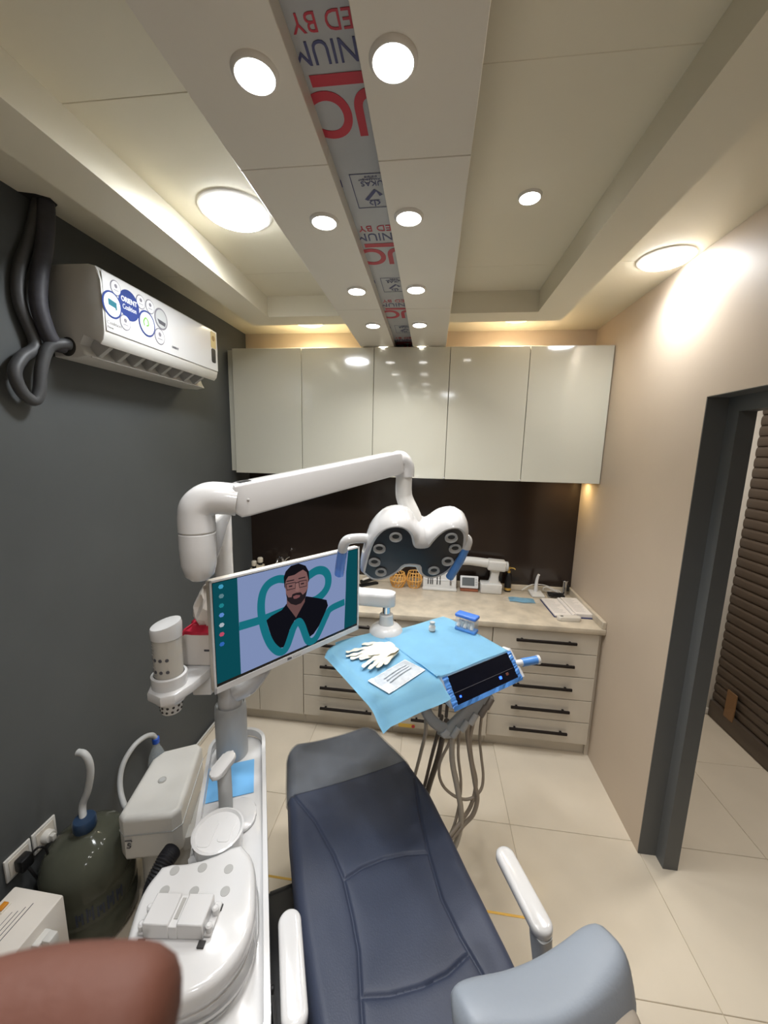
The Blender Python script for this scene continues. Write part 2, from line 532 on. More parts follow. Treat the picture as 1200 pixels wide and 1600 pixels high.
# ------------------------------------------------------------ wall cabinets
YU, ZU0, ZU1, DW = 2.557, 1.704, 2.535, .4858
X0 = -1.370
wl = ['farthest left, beside the filler next to the dark grey wall', 'second from the left, above the faucet', 'middle one of five, reflecting the row of spotlights', 'second from the right wall', 'farthest right, against the beige wall']
for i in range(5):
    xa, xb = X0 + i * DW, X0 + (i + 1) * DW
    t = thing('wall_cabinet', 'glossy cream wall cabinet, ' + wl[i], 'cabinet', ((xa + xb) / 2, YU, ZU0), 0, 'wall cabinets')
    w = DW / 2
    b = BM(); bx(b, -w + .0005, w - .0005, .02, YB - YU - .008, .004, ZU1 - ZU0 - .002)
    obj('cabinet_body', b, M_cab, t, smooth=False)
    b = BM(); bx(b, -w + .0018, w - .0018, 0, .018, 0, ZU1 - ZU0, .0015, 1)
    obj('door', b, M_gloss, t, smooth=False)
    if i in (2, 3):
        b = BM(); ellipsoid(b, (w - .004, -.002, .008), (.006, .004, .006), 10, 6); obj('door_bumper', b, M_white, t)
    if i == 4:
        b = BM(); bx(b, .02, w - .03, .16, .2, -.008, .003, .002, 1)
        obj('under_cabinet_lamp', b, emis('warm_strip', (255, 206, 120), 6), t)
        ld = bpy.data.lights.new('lamp_light', 'AREA'); ld.shape = 'RECTANGLE'; ld.size = .18; ld.size_y = .03; ld.energy = .55; ld.color = (1, .76, .40)
        lo = bpy.data.objects.new('lamp_light', ld); C.objects.link(lo); lo.parent = t; lo.location = (.13, .18, -.012)
b = BM(); bx(b, XL + .001, X0 - .0008, YU + .035, YB - .005, ZU0 + .012, ZU1 - .003)
struct('trim_3', b, M_gloss)

# ------------------------------------------------------------ base cabinets, worktop
YCf, ZT = 2.264, .87
def base_unit(name, label, xa, xb, drawers=None, dx=(.12, .62), open_y=(0, 0, 0, 0, 0)):
    t = thing(name, label, 'cabinet', ((xa + xb) / 2, YCf, 0), 0, 'base cabinets')
    w = (xb - xa) / 2
    b = BM(); bx(b, -w + .0005, w - .0005, .02, YB - YCf - .01, .092, ZT - .036); obj('cabinet_body', b, M_cab, t, smooth=False)
    b = BM(); bx(b, -w + .0005, w - .0005, .045, .06, .001, .092); obj('plinth', b, M_cab, t, smooth=False)
    if drawers:
        zz = [.83, .695, .544, .391, .242, .092]
        for k in range(5):
            oy = -open_y[k]
            b = BM(); bx(b, -w + .002, w - .002, oy, .018 + oy, zz[k + 1] + .0022, zz[k] - .0022, .0015, 1)
            if oy:
                bx(b, -w + .02, -w + .03, oy + .018, .02, zz[k + 1] + .02, zz[k] - .012)
                bx(b, w - .03, w - .02, oy + .018, .02, zz[k + 1] + .02, zz[k] - .012)
            d = obj('drawer', b, M_cab, t, smooth=False)
            zc = zz[k] - .061 if k == 0 else (zz[k] + zz[k + 1]) / 2 + .002
            x0, x1 = dx
            h = BM(); bx(h, -w + x0, -w + x1, -.028 + oy, -.016 + oy, zc - .0085, zc + .0085, .002, 1)
            bx(h, -w + x0 + .03, -w + x0 + .042, -.02 + oy, .002 + oy, zc - .005, zc + .005)
            bx(h, -w + x1 - .042, -w + x1 - .03, -.02 + oy, .002 + oy, zc - .005, zc + .005)
            obj('handle', h, M_handle, d, smooth=False)
    else:
        for s in (0, 1):
            b = BM(); bx(b, -w + .002 if s == 0 else .002, -.002 if s == 0 else w - .002, 0, .018, .094, .828, .0015, 1)
            obj('door', b, M_cab, t, smooth=False)
    return t
XD0, XD1 = .418, 1.037
base_unit('base_cabinet', 'plain two-door base cabinet behind the monitor, next to the dark grey wall', XL + .002, -.794)
base_unit('drawer_unit', 'five-drawer base unit left of the instrument tray, black bar handles', -.793, -.187, 1, (.12, .47))
mid = base_unit('drawer_unit', 'five-drawer base unit behind the hanging hoses, two drawers ajar', -.186, XD0 - .001, 1, (.122, .47), (0, 0, 0, .02, .018))
b = BM(); prism(b, rrect(-.26, -.15, .096, .122, .008), -.0005, .0008, frame((0, -.0195, 0), (1, 0, 0), (0, 0, 1), (0, -1, 0)))
o = obj('sticker', b, M_yellow, mid, smooth=False); o['label'] = 'yellow and red sticker'
b = BM(); prism(b, disc(-.163, .108, .011, n=16), .0008, .0014, frame((0, -.0195, 0), (1, 0, 0), (0, 0, 1), (0, -1, 0)))
obj('sticker', b, M_redpk, mid, smooth=False)
base_unit('drawer_unit', 'five-drawer base unit beside the beige right wall, long black bar handles', XD0, XD1, 1, (.137, .487))
b = BM(); bx(b, XD1 + .0005, XR - .001, YCf + .03, YCf + .048, .0, ZT - .036); bx(b, XD1 + .0005, XR - .001, YCf + .048, YB, .0, ZT - .036)
struct('trim_4', b, M_cab)
wt = thing('worktop', 'beige marble worktop running the whole back wall', 'worktop', (-.18, 2.55, ZT))
b = BM(); bx(b, XL + .001, XR - .0008, YCf - .018, YB - .009, ZT - .035, ZT, .004, 2); obj('slab', b, M_marble, wt, world_space=True)
b = BM(); bx(b, XL + .001, XR - .024, YB - .03, YB - .0085, ZT, ZT + .04, .003, 1); obj('upstand', b, M_marble, wt, world_space=True)
b = BM(); bx(b, XR - .0235, XR - .0008, YCf - .012, YB - .0085, ZT, ZT + .045, .003, 1); obj('upstand', b, M_marble, wt, world_space=True)

# ------------------------------------------------------------ air conditioner
YA0, YA1 = 1.335, 2.085
ac = thing('air_conditioner', 'white split air conditioner on the dark grey left wall with round stickers', 'air conditioner', (XL, (YA0 + YA1) / 2, 2.2))
pf = [(0.0, 2.20), (.09, 2.195), (.135, 2.203), (.105, 2.245), (.13, 2.285), (.195, 2.243), (.209, 2.258), (.216, 2.285), (.218, 2.40), (.217, 2.46), (.212, 2.49), (.20, 2.508), (.17, 2.516), (0, 2.518)]
pl = [(d, z) for d, z in pf]
b = BM(); prism(b, pl, YA0, YA1, frame((XL + .001, 0, 0), (1, 0, 0), (0, 0, 1), (0, 1, 0)), .006, 2)
obj('casing', b, M_white2, ac, world_space=True, angle=28)
b = BM()
bx(b, XL + .2175, XL + .2215, YA0 + .006, YA1 - .004, 2.29, 2.497, .002, 1)
obj('front_panel', b, M_white, ac, world_space=True)
b = BM(); bx(b, XL + .10, XL + .106, YA0 + .025, YA1 - .04, 2.215, 2.268); obj('vent_recess', b, M_dkvoid, ac, world_space=True)
for k in range(8):
    y = YA0 + .06 + k * .085
    b = BM(); prism(b, [(.105, 2.208), (.138, 2.212), (.186, 2.244), (.13, 2.28), (.106, 2.25)], -.009, .009, frame((XL + .001, y, 0), (1, 0, 0), (0, 0, 1), (0, 1, 0)))
    obj('vent_vane', b, M_lgrey, ac, world_space=True, smooth=False)
b = BM(); bx(b, XL + .134, XL + .140, YA0 + .02, YA1 - .03, 2.201, 2.206, .001, 1); obj('flap', b, M_white, ac, world_space=True)
# stickers on the front panel
def acM(dx): return frame((XL + .2216 + dx, 0, 0), (0, 1, 0), (0, 0, 1), (1, 0, 0))
M_stb = mat('sticker_blue', (44, 62, 122), .35); M_stw = mat('sticker_white', (228, 230, 232), .35)
M_stg = mat('sticker_green', (112, 176, 70), .4); M_stt = mat('sticker_teal', (40, 104, 118), .4); M_stgr = mat('sticker_grey', (120, 118, 126), .4)
st = [(1.398, 2.456, .027, 0), (1.375, 2.390, .048, 1), (1.459, 2.416, .056, 2), (1.432, 2.346, .029, 0), (1.522, 2.452, .027, 0), (1.574, 2.452, .028, 0), (1.550, 2.378, .051, 3), (1.638, 2.424, .044, 4), (1.622, 2.348, .034, 0)]
for y, z, r, kind in st:
    b = BM(); prism(b, disc(y, z, r * .92, r), 0, .0006 + .0001 * kind, acM(0)); s = obj('sticker', b, M_stb if kind in (1, 2, 3) else M_stgr, ac, world_space=True, smooth=False)
    if kind != 2:
        b = BM(); prism(b, disc(y, z, r * .78, r * .86), 0, .0012, acM(.0006))
        obj('sticker_face', b, M_stw if kind != 4 else M_lgrey, ac, world_space=True, smooth=False)
    b = BM()
    if kind == 1: flat_poly(b, [(y - .018, z + .018), (y + .02, z + .012), (y + .02, z - .012), (y + .014, z - .016), (y + .012, z - .008), (y - .018, z - .004)], .0021, acM(0)); mm = M_stt
    elif kind == 3:
        flat_ribbon(b, [(y - .016, z - .012), (y - .02, z + .004), (y - .008, z + .02), (y + .004, z + .012), (y + .006, z - .004), (y - .006, z - .01)], .006, .0021, acM(0)); mm = M_stg
    elif kind == 4: flat_poly(b, [(y - .026, z - .004), (y + .026, z - .01), (y + .022, z - .026), (y - .016, z - .022)], .0021, acM(0)); mm = M_dprint
    elif kind == 0:
        flat_poly(b, disc(y, z + r * .25, r * .28, n=12), .0021, acM(0)); flat_poly(b, [(y - r * .45, z - r * .25), (y + r * .45, z - r * .25), (y + r * .45, z - r * .36), (y - r * .45, z - r * .36)], .0021, acM(0)); mm = M_stgr
    if kind == 2:
        b.free()
        text_mesh('sticker_text', 'ORIENT', .026, M_stw, ac, WM(ac).inverted() @ frame((XL + .2232, 1.459, 2.423), (0, 1, 0), (0, 0, 1), (1, 0, 0)), sx=.86, bold=.0006, align='CENTER')
        text_mesh('sticker_text', 'Coalition', .026, M_stw, ac, WM(ac).inverted() @ frame((XL + .2232, 1.459, 2.396), (0, 1, 0), (0, 0, 1), (1, 0, 0)), sx=.72, align='CENTER')
    else: obj('sticker_mark', b, mm, ac, world_space=True, smooth=False)
text_mesh('panel_text', 'Coalition', .018, M_print, ac, WM(ac).inverted() @ frame((XL + .2222, 1.345, 2.318), (0, 1, 0), (0, 0, 1), (1, 0, 0)))
text_mesh('panel_text', 'Prime', .012, M_print, ac, WM(ac).inverted() @ frame((XL + .2222, 1.345, 2.303), (0, 1, 0), (0, 0, 1), (1, 0, 0)))
text_mesh('panel_text', 'ORIENT', .013, M_dprint, ac, WM(ac).inverted() @ frame((XL + .2222, 1.70, 2.322), (0, 1, 0), (0, 0, 1), (1, 0, 0)), bold=.0004)
b = BM(); prism(b, rrect(2.02, 2.066, 2.405, 2.488, .008), 0, .0012, acM(0)); o = obj('energy_label', b, mat('gold_label', (196, 176, 120), .4), ac, world_space=True, smooth=False)
b = BM(); prism(b, disc(2.043, 2.455, .014, n=16), .0012, .0018, acM(0)); obj('label_mark', b, mat('label_mark', (150, 118, 60), .5), ac, world_space=True, smooth=False)
b = BM(); prism(b, rrect(2.022, 2.06, 2.33, 2.402, .01), 0, .0014, acM(0)); obj('display_window', b, M_black, ac, world_space=True, smooth=False)
b = BM(); lathe(b, [(.028, 0), (.034, .004), (.028, .006)], 20, frame((XL + .062, YA0 - .0045, 2.235), (1, 0, 0), (0, 0, 1), (0, 1, 0))); obj('pipe_outlet', b, M_dkvoid, ac, world_space=True)
# its pipes
b = BM(); tube(b, [(-1.375, 1.325, ZC - .002), (-1.368, 1.315, 2.66), (-1.362, 1.292, 2.56), (-1.36, 1.258, 2.44), (-1.36, 1.245, 2.35), (-1.36, 1.262, 2.27), (-1.36, 1.285, 2.235), (-1.358, 1.318, 2.232)], .026, 12)
pp = obj('refrigerant_pipe', b, mat('dark_pipe_wrap', (58, 58, 64), .55, noise=.15, nscale=30), None); tag(pp, 'thick dark wrapped pipe from ceiling to air conditioner', 'pipe')
b = BM(); tube(b, [(-1.394, 1.318, ZC - .002), (-1.398, 1.275, 2.57), (-1.398, 1.225, 2.45), (-1.398, 1.215, 2.34), (-1.392, 1.245, 2.22), (-1.385, 1.19, 2.165), (-1.38, 1.155, 2.11), (-1.38, 1.17, 2.05), (-1.378, 1.205, 2.025), (-1.375, 1.225, 2.06), (-1.37, 1.238, 2.14), (-1.36, 1.262, 2.212), (-1.345, 1.30, 2.236), (-1.342, 1.326, 2.238)], .019, 12)
pp = obj('drain_hose', b, mat('grey_hose_wrap', (70, 71, 73), .5, noise=.1, nscale=30), None); tag(pp, 'looped grey drain hose left of the air conditioner', 'hose')
b = BM(); prism(b, [(-1.417, 1.27), (-1.37, 1.285), (-1.34, 1.31), (-1.35, 1.345), (-1.39, 1.365), (-1.417, 1.35)], ZC - .003, ZC - .0005); struct('pipe_hole_shade', b, M_dkvoid)  # dark sheet under the ceiling, painted as the shade of the pipe hole

# ------------------------------------------------------------ dental chair
RC = R(28.7)
ch = thing('dental_chair', 'reclining dental chair in navy leatherette with clear cover on its foot end', 'dental chair', (.026, .767, 0), RC)
def interp(t, tab):
    if t <= tab[0][0]: return tab[0][1]
    for (a, va), (b, vb) in zip(tab[:-1], tab[1:]):
        if t <= b:
            k = (t - a) / (b - a); k = k * k * (3 - 2 * k) * .35 + k * .65
            return va + (vb - va) * k
    return tab[-1][1]
WL = [(-.30, .235), (0, .264), (.15, .264), (.31, .262), (.47, .254), (.67, .236), (.93, .205)]
WR = [(-.30, .235), (0, .266), (.16, .275), (.34, .288), (.5, .296), (.65, .279), (.87, .218), (.93, .200)]
def seg_d(px, py, pts):
    best = 9
    for (ax, ay), (bx_, by_) in zip(pts[:-1], pts[1:]):
        dx, dy = bx_ - ax, by_ - ay
        t = max(0, min(1, ((px - ax) * dx + (py - ay) * dy) / (dx * dx + dy * dy)))
        best = min(best, math.hypot(px - ax - t * dx, py - ay - t * dy))
    return best
SM = [[(-.215, .66), (-.158, .53), (-.124, .398), (-.111, .309), (-.114, .211), (-.121, .128), (-.142, .043), (-.157, -.02), (-.165, -.28)],
      [(.262, .56), (.217, .431), (.178, .284), (.153, .154), (.155, .053), (.165, -.03), (.165, -.28)],
      [(-.111, .309), (-.046, .323), (.03, .324), (.10, .312), (.174, .288)],
      [(-.145, .041), (-.072, .018), (.01, .004), (.083, .001), (.156, .014)]]
YE, Y0 = .925, -.30
def pad_half(y):
    l, r = interp(y, WL), interp(y, WR)
    rr = .06
    if y > YE - rr:
        d = y - (YE - rr); q = rr - math.sqrt(max(rr * rr - d * d, 0)); l -= q; r -= q
    return l, r
def pad_top(x, y, l, r, groove=True, off=0):
    z = .552 + off
    e = min(x + l, r - x, YE + .001 - y + .006)
    rd = .038
    if e < rd: z -= .034 * (1 - math.sqrt(max(0, 1 - ((rd - e) / rd) ** 2)))
    u = x / max(.1, (l + r) / 2)
    z -= .012 * (1 - min(1, abs(u) ** 2.2))
    if groove:
        g = 9
        for sg in SM: g = min(g, seg_d(x, y, sg))
        z -= .0065 * math.exp(-(g / .0042) ** 2) + .002 * math.exp(-(g / .014) ** 2)
    return z
def pad(bm, y0, y1, nx, ny, off, zbot, groove=True):
    rows = []
    for j in range(ny + 1):
        y = y0 + (y1 - y0) * j / ny
        l, r = pad_half(min(y, YE)); l += off; r += off
        rows.append([bm.verts.new((-l + (l + r) * i / nx, y, pad_top(-l + (l + r) * i / nx, y, l, r, groove, off))) for i in range(nx + 1)])
    for a, b_ in zip(rows[:-1], rows[1:]):
        for i in range(nx): bm.faces.new((a[i], a[i + 1], b_[i + 1], b_[i]))
    ringv = rows[0][:] + [r[-1] for r in rows[1:]] + rows[-1][-2::-1] + [r[0] for r in rows[-2:0:-1]]
    mids = []
    for k, (ins, z) in enumerate(((-.004, .505), (0.004, .485), (.02, zbot))):
        rv = []
        for v in ringv:
            c = Vector((0, (y0 + y1) / 2, 0)); d = Vector((v.co.x, 0, 0))
            sx = 1 - ins / .26
            yy = v.co.y - (ins if v.co.y > y1 - .02 else 0)
            rv.append(bm.verts.new((v.co.x * sx, yy, z)))
        mids.append(rv)
    prev = ringv
    for rv in mids:
        for i in range(len(rv)):
            k = (i + 1) % len(rv)
            bm.faces.new((prev[i], rv[i], rv[k], prev[k]))
        prev = rv
    return prev
b = BM(); last = pad(b, Y0, YE, 200, 400, 0, .468); b.faces.new(last)
obj('seat_pad', b, M_navyl, ch, angle=80)
b = BM(); pad(b, .655, YE + .012, 40, 40, .005, .475, False)
o = obj('clear_foot_cover', b, M_cover_film, ch, angle=80); o['label'] = 'transparent grey plastic cover'
# underframe, lift column, base
b = BM(); prism(b, rrect(-.17, .17, -.30, .80, .08), .43, .472, None, .012); obj('seat_frame', b, M_white2, ch)
b = BM(); prism(b, rrect(-.345, .16, -.30, .462, .02), .03, .40, None, .01); obj('lift_housing', b, M_black, ch)
b = BM(); prism(b, rrect(-.33, .22, -.45, .46, .06), .001, .035, None, .008); obj('base_plate', b, M_lgrey, ch)
# backrest, headrest
b = BM()
ax_b = Vector((0, -.12, .46)).normalized(); nn = Vector((0, .46, .12)).normalized()
Mb = frame((0, -.325, .53), (1, 0, 0), ax_b, nn)
prism(b, rrect(-.235, .235, 0, .40, .10, 8), -.035, .045, Mb, .025, 4); obj('backrest', b, M_navyl, ch)
b = BM(); prism(b, rrect(-.225, .225, .01, .39, .10, 8), -.06, -.034, Mb, .012, 3); obj('backrest_shell', b, M_shell, ch)
b = BM(); prism(b, rrect(-.03, .03, .3, .50, .02), -.03, -.01, Mb, .005); obj('headrest_bar', b, M_chrome, ch)
def headrest(bm, cx, cy, cz, wx, wy, wz, yaw, tilt, dip, bend):
    n, m = 40, 24
    rings = []
    Mh = Matrix.Translation((cx, cy, cz)) @ Matrix.Rotation(yaw, 4, 'Z') @ Matrix.Rotation(tilt, 4, 'X')
    for i in range(n + 1):
        u = -1 + 2 * i / n
        e = max(.0, 1 - abs(u) ** 5) ** .32
        rr = []
        for k in range(m):
            a = 2 * PI * k / m
            c, s_ = math.cos(a), math.sin(a)
            y = wy * math.copysign(abs(c) ** .62, c) * (.25 + .75 * e)
            z = wz * math.copysign(abs(s_) ** .62, s_) * (.3 + .7 * e)
            z -= dip * (1 - u * u) * (1 if s_ > 0 else .2) * abs(s_)
            rr.append(Mh @ Vector((u * wx, y + bend * u * u, z)))
        rings.append(rr)
    loft(bm, rings)
b = BM(); headrest(b, .034, -.335, 1.035, .152, .048, .072, R(-4), R(-20), .036, .012); o = obj('headrest', b, M_headp, ch, angle=60); o['label'] = 'paler blue-grey headrest cushion'
b = BM(); headrest(b, .040, -.375, .985, .128, .035, .06, R(-4), R(-20), .0, .0); obj('headrest_shell', b, M_shell, ch, angle=60)
# armrests: cushion-topped white bars on posts
def arm(side, x0, y0, x1, y1, z):
    b = BM()
    L = math.hypot(x1 - x0, y1 - y0); a = math.atan2(y1 - y0, x1 - x0)
    pts = rrect(0, L, -.027, .027, .026, 8)
    Ma = Matrix.Translation((x0, y0, z)) @ Matrix.Rotation(a, 4, 'Z')
    cx_ = L / 2
    def ins(d): return rrect(d, L - d, -.027 + d, .027 - d, .0268 - d, 10)
    loft(b, [[Ma @ Vector((q[0], q[1], z_)) for q in ins(d_)] for d_, z_ in ((.012, -.030), (.004, -.027), (0, -.020), (0, -.008), (.0025, -.003), (.007, -.0005), (.014, .0005))])
    o = obj('armrest', b, M_white, ch, angle=60)
    p = BM()
    rings = []
    for k, (yy, zz, hx, hy) in enumerate(((-.165, .42, .02, .045), (-.15, .52, .02, .036), (-.12, .64, .018, .028), (-.10, .72, .018, .026), (-.098, z - .022, .02, .024))):
        cx = side * interp(zz, [(.42, .245), (.55, .27), (.74, abs(x1))])
        rings.append([Vector((cx + q[0], yy + (y1 + .12) + q[1], zz)) for q in rrect(-hx, hx, -hy, hy, .012, 3)])
    loft(p, rings)
    obj('post', p, M_lgrey, o)
    h = BM(); lathe(h, [(.022, 0), (.026, .006), (.026, .03), (.022, .036)], 20, frame((side * .225, -.14 + (y1 + .12), .46), (0, 1, 0), (0, 0, 1), (side, 0, 0))); obj('pivot', h, M_chrome, o)
arm(1, .292, .075, .262, -.135, .765)
arm(-1, -.301, .135, -.317, -.075, .765)

# ------------------------------------------------------------ dental unit beside the chair
RU = R(25)
un = thing('dental_unit', 'white dental unit beside the chair with spittoon bowl, cup filler and tall pole', 'dental unit', (-.5, .85, 0), RU)
b = BM(); prism(b, rrect(-.105, .078, -.45, .44, .075, 8), .10, .775, None, .01, 3); obj('body', b, M_white, un)
b = BM(); prism(b, rrect(-.09, .065, -.42, .41, .07, 8), .001, .101); obj('plinth', b, M_lgrey, un)
outer, inner = rrect(-.113, .086, -.458, .448, .08, 8), rrect(-.100, .073, -.445, .435, .07, 8)
b = BM(); loft(b, [[Vector((x, y, .765)) for x, y in outer], [Vector((x, y, .798)) for x, y in outer], [Vector((x * .99, y * .997, .803)) for x, y in outer], [Vector((x, y, .803)) for x, y in inner], [Vector((x, y, .776)) for x, y in inner]], cap=False)
obj('rim', b, M_white, un, angle=50)
b = BM(); prism(b, rrect(-.075, .055, .03, .15, .05), .775, .787, None, .006); obj('filler_plinth', b, M_white, un)
b = BM(); lathe(b, [(.054, .772), (.054, .95), (.052, .972), (.047, .978), (.047, .97)], 36, Matrix.Translation((-.03, .36, 0))); obj('column', b, M_lgrey, un)
b = BM(); lathe(b, [(.041, .90), (.041, 1.0), (.034, 1.06), (.029, 1.08), (.029, 1.55), (.0295, 1.551), (.0295, 1.70)], 32, Matrix.Translation((-.03, .36, 0))); obj('pole', b, M_white, un)
# blue liner sheet on the unit
b = BM(); bx(b, -.1, .044, .165, .308, .8035, .8048)
sheet = BM()
for (x0, y0, x1, y1) in ((-.098, .165, .046, .305),):
    bx(sheet, x0, x1, y0, y1, .7765, .778)
b.free()
pw = WM(un)
o = obj('blue_liner', sheet, mat('sky_blue_liner', (112, 176, 226), .6), None, smooth=False)
o.matrix_basis = pw.copy()
tag(o, 'small sky blue paper sheet lying under the cup filler spout', 'paper sheet')
# cup filler
b = BM()
tube(b, [(-.032, .105, .78), (-.032, .108, .86), (-.034, .12, .93)], .020, 14, 4); obj('filler_stem', b, M_lgrey, un)
b = BM(); prism(b, rrect(-.055, .035, -.021, .021, .02, 6), -.008, .008, Matrix.Translation((-.042, .110, .938)) @ Matrix.Rotation(R(232), 4, 'Z') @ Matrix.Rotation(R(10), 4, 'Y'), .005); obj('filler_spout', b, M_white, un)
b = BM(); tube(b, [(-.04, .03, .787), (-.085, -.02, .81), (-.10, -.05, .825)], .012, 8); obj('drain_channel', b, M_white, un)
b = BM(); lathe(b, [(.058, .775), (.064, .855), (.066, .864), (.061, .866), (.056, .860), (.0, .859)], 40, Matrix.Translation((-.04, -.018, 0))); obj('cup_rest', b, M_white, un)
b = BM()
for sx in (-1, 1):
    prism(b, rrect(-.016, .016, -.036, .036, .008), .8592, .861, Matrix.Translation((-.04 + sx * .024, -.018, 0)) @ Matrix.Rotation(R(-18), 4, 'Z'), .0006, 1)
obj('drip_grid', b, M_white, un)
# spittoon
b = BM()
def bowl(s, dx=0):
    pts = []
    n = 48
    for i in range(n):
        a = 2 * PI * i / n
        x, y = .128 * math.cos(a), .142 * math.sin(a)
        x = .128 * math.copysign(abs(math.cos(a)) ** (.62 if math.sin(a) > 0 else .85), math.cos(a)); y = .142 * math.copysign(abs(math.sin(a)) ** (.62 if math.sin(a) > 0 else .85), math.sin(a))
        if y > .118: y = .118 + .012 * min(1, abs(x) / .07) ** 2
        pts.append((-.068 + dx + x * s, -.215 + y * s))
    return pts
rings = []
for s_, z, dx in ((.45, .60, .06), (.62, .66, .04), (.78, .73, .02), (.90, .79, .01), (.97, .825, 0), (.985, .832, 0), (.965, .835, 0), (.985, .838, 0), (1.0, .852, 0), (.985, .868, 0), (.94, .878, 0), (.88, .881, 0)):
    rings.append([Vector((x, y, z)) for x, y in bowl(s_, dx)])
loft(b, rings); obj('spittoon', b, M_white, un, angle=40)
b = BM()
for s_, z in ((.94, .800), (.88, .772)):
    rings = []
    for ds, dz in ((0, -.004), (.012, 0), (0, .004), (-.012, 0)):
        rings.append([Vector((x, y, z + dz)) for x, y in bowl(s_ + .02 + ds, .008)])
    loft(b, rings + [rings[0]], cap=False)
obj('bowl_ridge', b, M_white, un)
for x, y in [(-.126, -.111), (-.064, -.123), (-.004, -.144), (-.139, -.151), (-.075, -.172), (-.008, -.192)]:
    b = BM(); prism(b, disc(x, y, .0105, n=20), .8795, .8818); o = obj('inlay_dot', b, mat('dot_grey', (168, 168, 166), .5), un, smooth=False)
# square instrument caddy lying on the bowl cover
cd = thing('caddy', 'white plastic clip caddy lying on the spittoon cover', 'caddy', tuple(pw @ Vector((-.092, -.222, .882))), RU - R(18))
b = BM()
bx(b, -.062, -.008, -.034, .024, .0, .036, .002, 1); bx(b, .008, .062, -.034, .024, .0, .036, .002, 1); bx(b, -.009, .009, -.034, .024, .0, .030, .001, 1)
bx(b, -.076, -.06, -.03, .03, 0, .007, .002, 1); bx(b, .06, .076, -.03, .03, 0, .007, .002, 1)
obj('caddy_body', b, M_white, cd)
for sx in (-1, 1):
    for yy in (-.022, .008):
        b = BM(); lathe(b, [(.006, 0), (.007, .002), (.007, .014), (.004, .017)], 12, Matrix.Translation((sx * .070, yy, .006))); obj('peg', b, M_white, cd)
for xx, yy in ((-.062, -.042), (.062, -.042), (.071, .022)):
    b = BM(); bx(b, xx - .007, xx + .007, yy - .006, yy + .006, .0, .003); obj('clip_slot', b, M_dkvoid, cd, smooth=False)
b = BM(); bx(b, -.004, .004, -.02, .018, .0302, .0312); obj('slot', b, M_grey, cd, smooth=False)
# side housing with bottle connections
b = BM(); prism(b, [(-.452, .50), (-.43, .47), (-.262, .44), (-.232, .46), (-.20, .78), (-.225, .81), (-.36, .80), (-.40, .76)], .31, .50, None, .02, 4); obj('side_housing', b, M_white2, un)
b = BM(); prism(b, [(-.455, .50), (-.43, .467), (-.262, .437), (-.229, .46), (-.197, .782), (-.225, .813), (-.36, .803), (-.403, .76)], .425, .429); obj('housing_joint', b, M_lgrey, un, smooth=False)
b = BM(); prism(b, rrect(-.40, -.20, .50, .74, .04), .0, .315); obj('housing_foot', b, M_grey, un)
b = BM(); bx(b, -.24, -.1, .48, .54, .28, .34, .005); bx(b, -.16, -.09, .34, .54, .28, .34, .005); obj('housing_bracket', b, M_grey, un)
b = BM(); lathe(b, [(.016, .498), (.016, .503), (.013, .5035), (.012, .5025), (0, .5025)], 24, Matrix.Translation((-.33, .62, 0))); o = obj('button', b, M_grey, un)
b = BM(); lathe(b, [(.0115, .5026), (.0115, .504), (0, .5045)], 20, Matrix.Translation((-.33, .62, 0))); obj('button_face', b, M_lgrey, o)
Mk = frame((-.428, .4662, .375), Vector((.168, -.03, 0)).normalized(), (0, 0, 1), Vector((-.03, -.168, 0)).normalized())
b = BM(); flat_ribbon(b, [(.0, .034), (.022, .034), (.024, .028)], .006, .0008, Mk, 1); obj('housing_mark', b, M_dprint, un, smooth=False)
b = BM(); flat_ribbon(b, [(.020, .018), (.012, .022), (.010, .014), (.018, .010), (.014, .002), (.004, .004)], .005, .0008, Mk); obj('housing_mark', b, M_dprint, un, smooth=False)
b = BM(); lathe(b, [(.007, 0), (.009, .006), (.009, .012), (.004, .014)], 14, frame((.0785, -.20, .56), (0, 1, 0), (0, 0, 1), (1, 0, 0))); obj('side_tap', b, M_black, un)
# cup shelf on an arm from the pole: holder ring and plate
def uw(x, y, z): return pw.inverted() @ Vector((x, y, z))
b = BM()
shelf = [(-.79, .935), (-.768, .89), (-.715, .872), (-.685, .89), (-.668, .95), (-.662, 1.04), (-.655, 1.12), (-.665, 1.175), (-.70, 1.19), (-.735, 1.13), (-.775, 1.0)]
prism(b, shelf, 1.165, 1.195, None, .006, 2)
obj('shelf', b, M_white, un, world_space=True)
b = BM(); prism(b, [(-.72, 1.02), (-.665, 1.03), (-.665, 1.17), (-.71, 1.17)], 1.10, 1.166, None, .004); obj('shelf_bracket', b, M_white, un, world_space=True)
b = BM(); lathe(b, [(.039, 1.145), (.045, 1.155), (.0475, 1.215), (.0475, 1.228), (.0405, 1.23), (.0405, 1.18)], 36, Matrix.Translation((-.733, .938, 0))); obj('cup_holder_ring', b, M_white, un, world_space=True)
b = BM(); lathe(b, [(.024, 1.112), (.027, 1.109), (.034, 1.165), (.031, 1.165)], 30, Matrix.Translation((-.733, .938, 0))); hc = obj('strainer', b, M_white2, un, world_space=True)
M_hole = mat('strainer_hole', (60, 56, 54), .7)
for k in range(7):
    a = R(190 + k * 30)
    for q in range(3):
        z = 1.118 + q * .0145; rr = .0255 + (z - 1.109) / .056 * .007
        b = BM(); ellipsoid(b, (-.733 + rr * math.cos(a + q * .12), .938 + rr * math.sin(a + q * .12), z), (.0042, .0042, .0042), 8, 6); obj('strainer_hole', b, M_hole, hc, world_space=True)

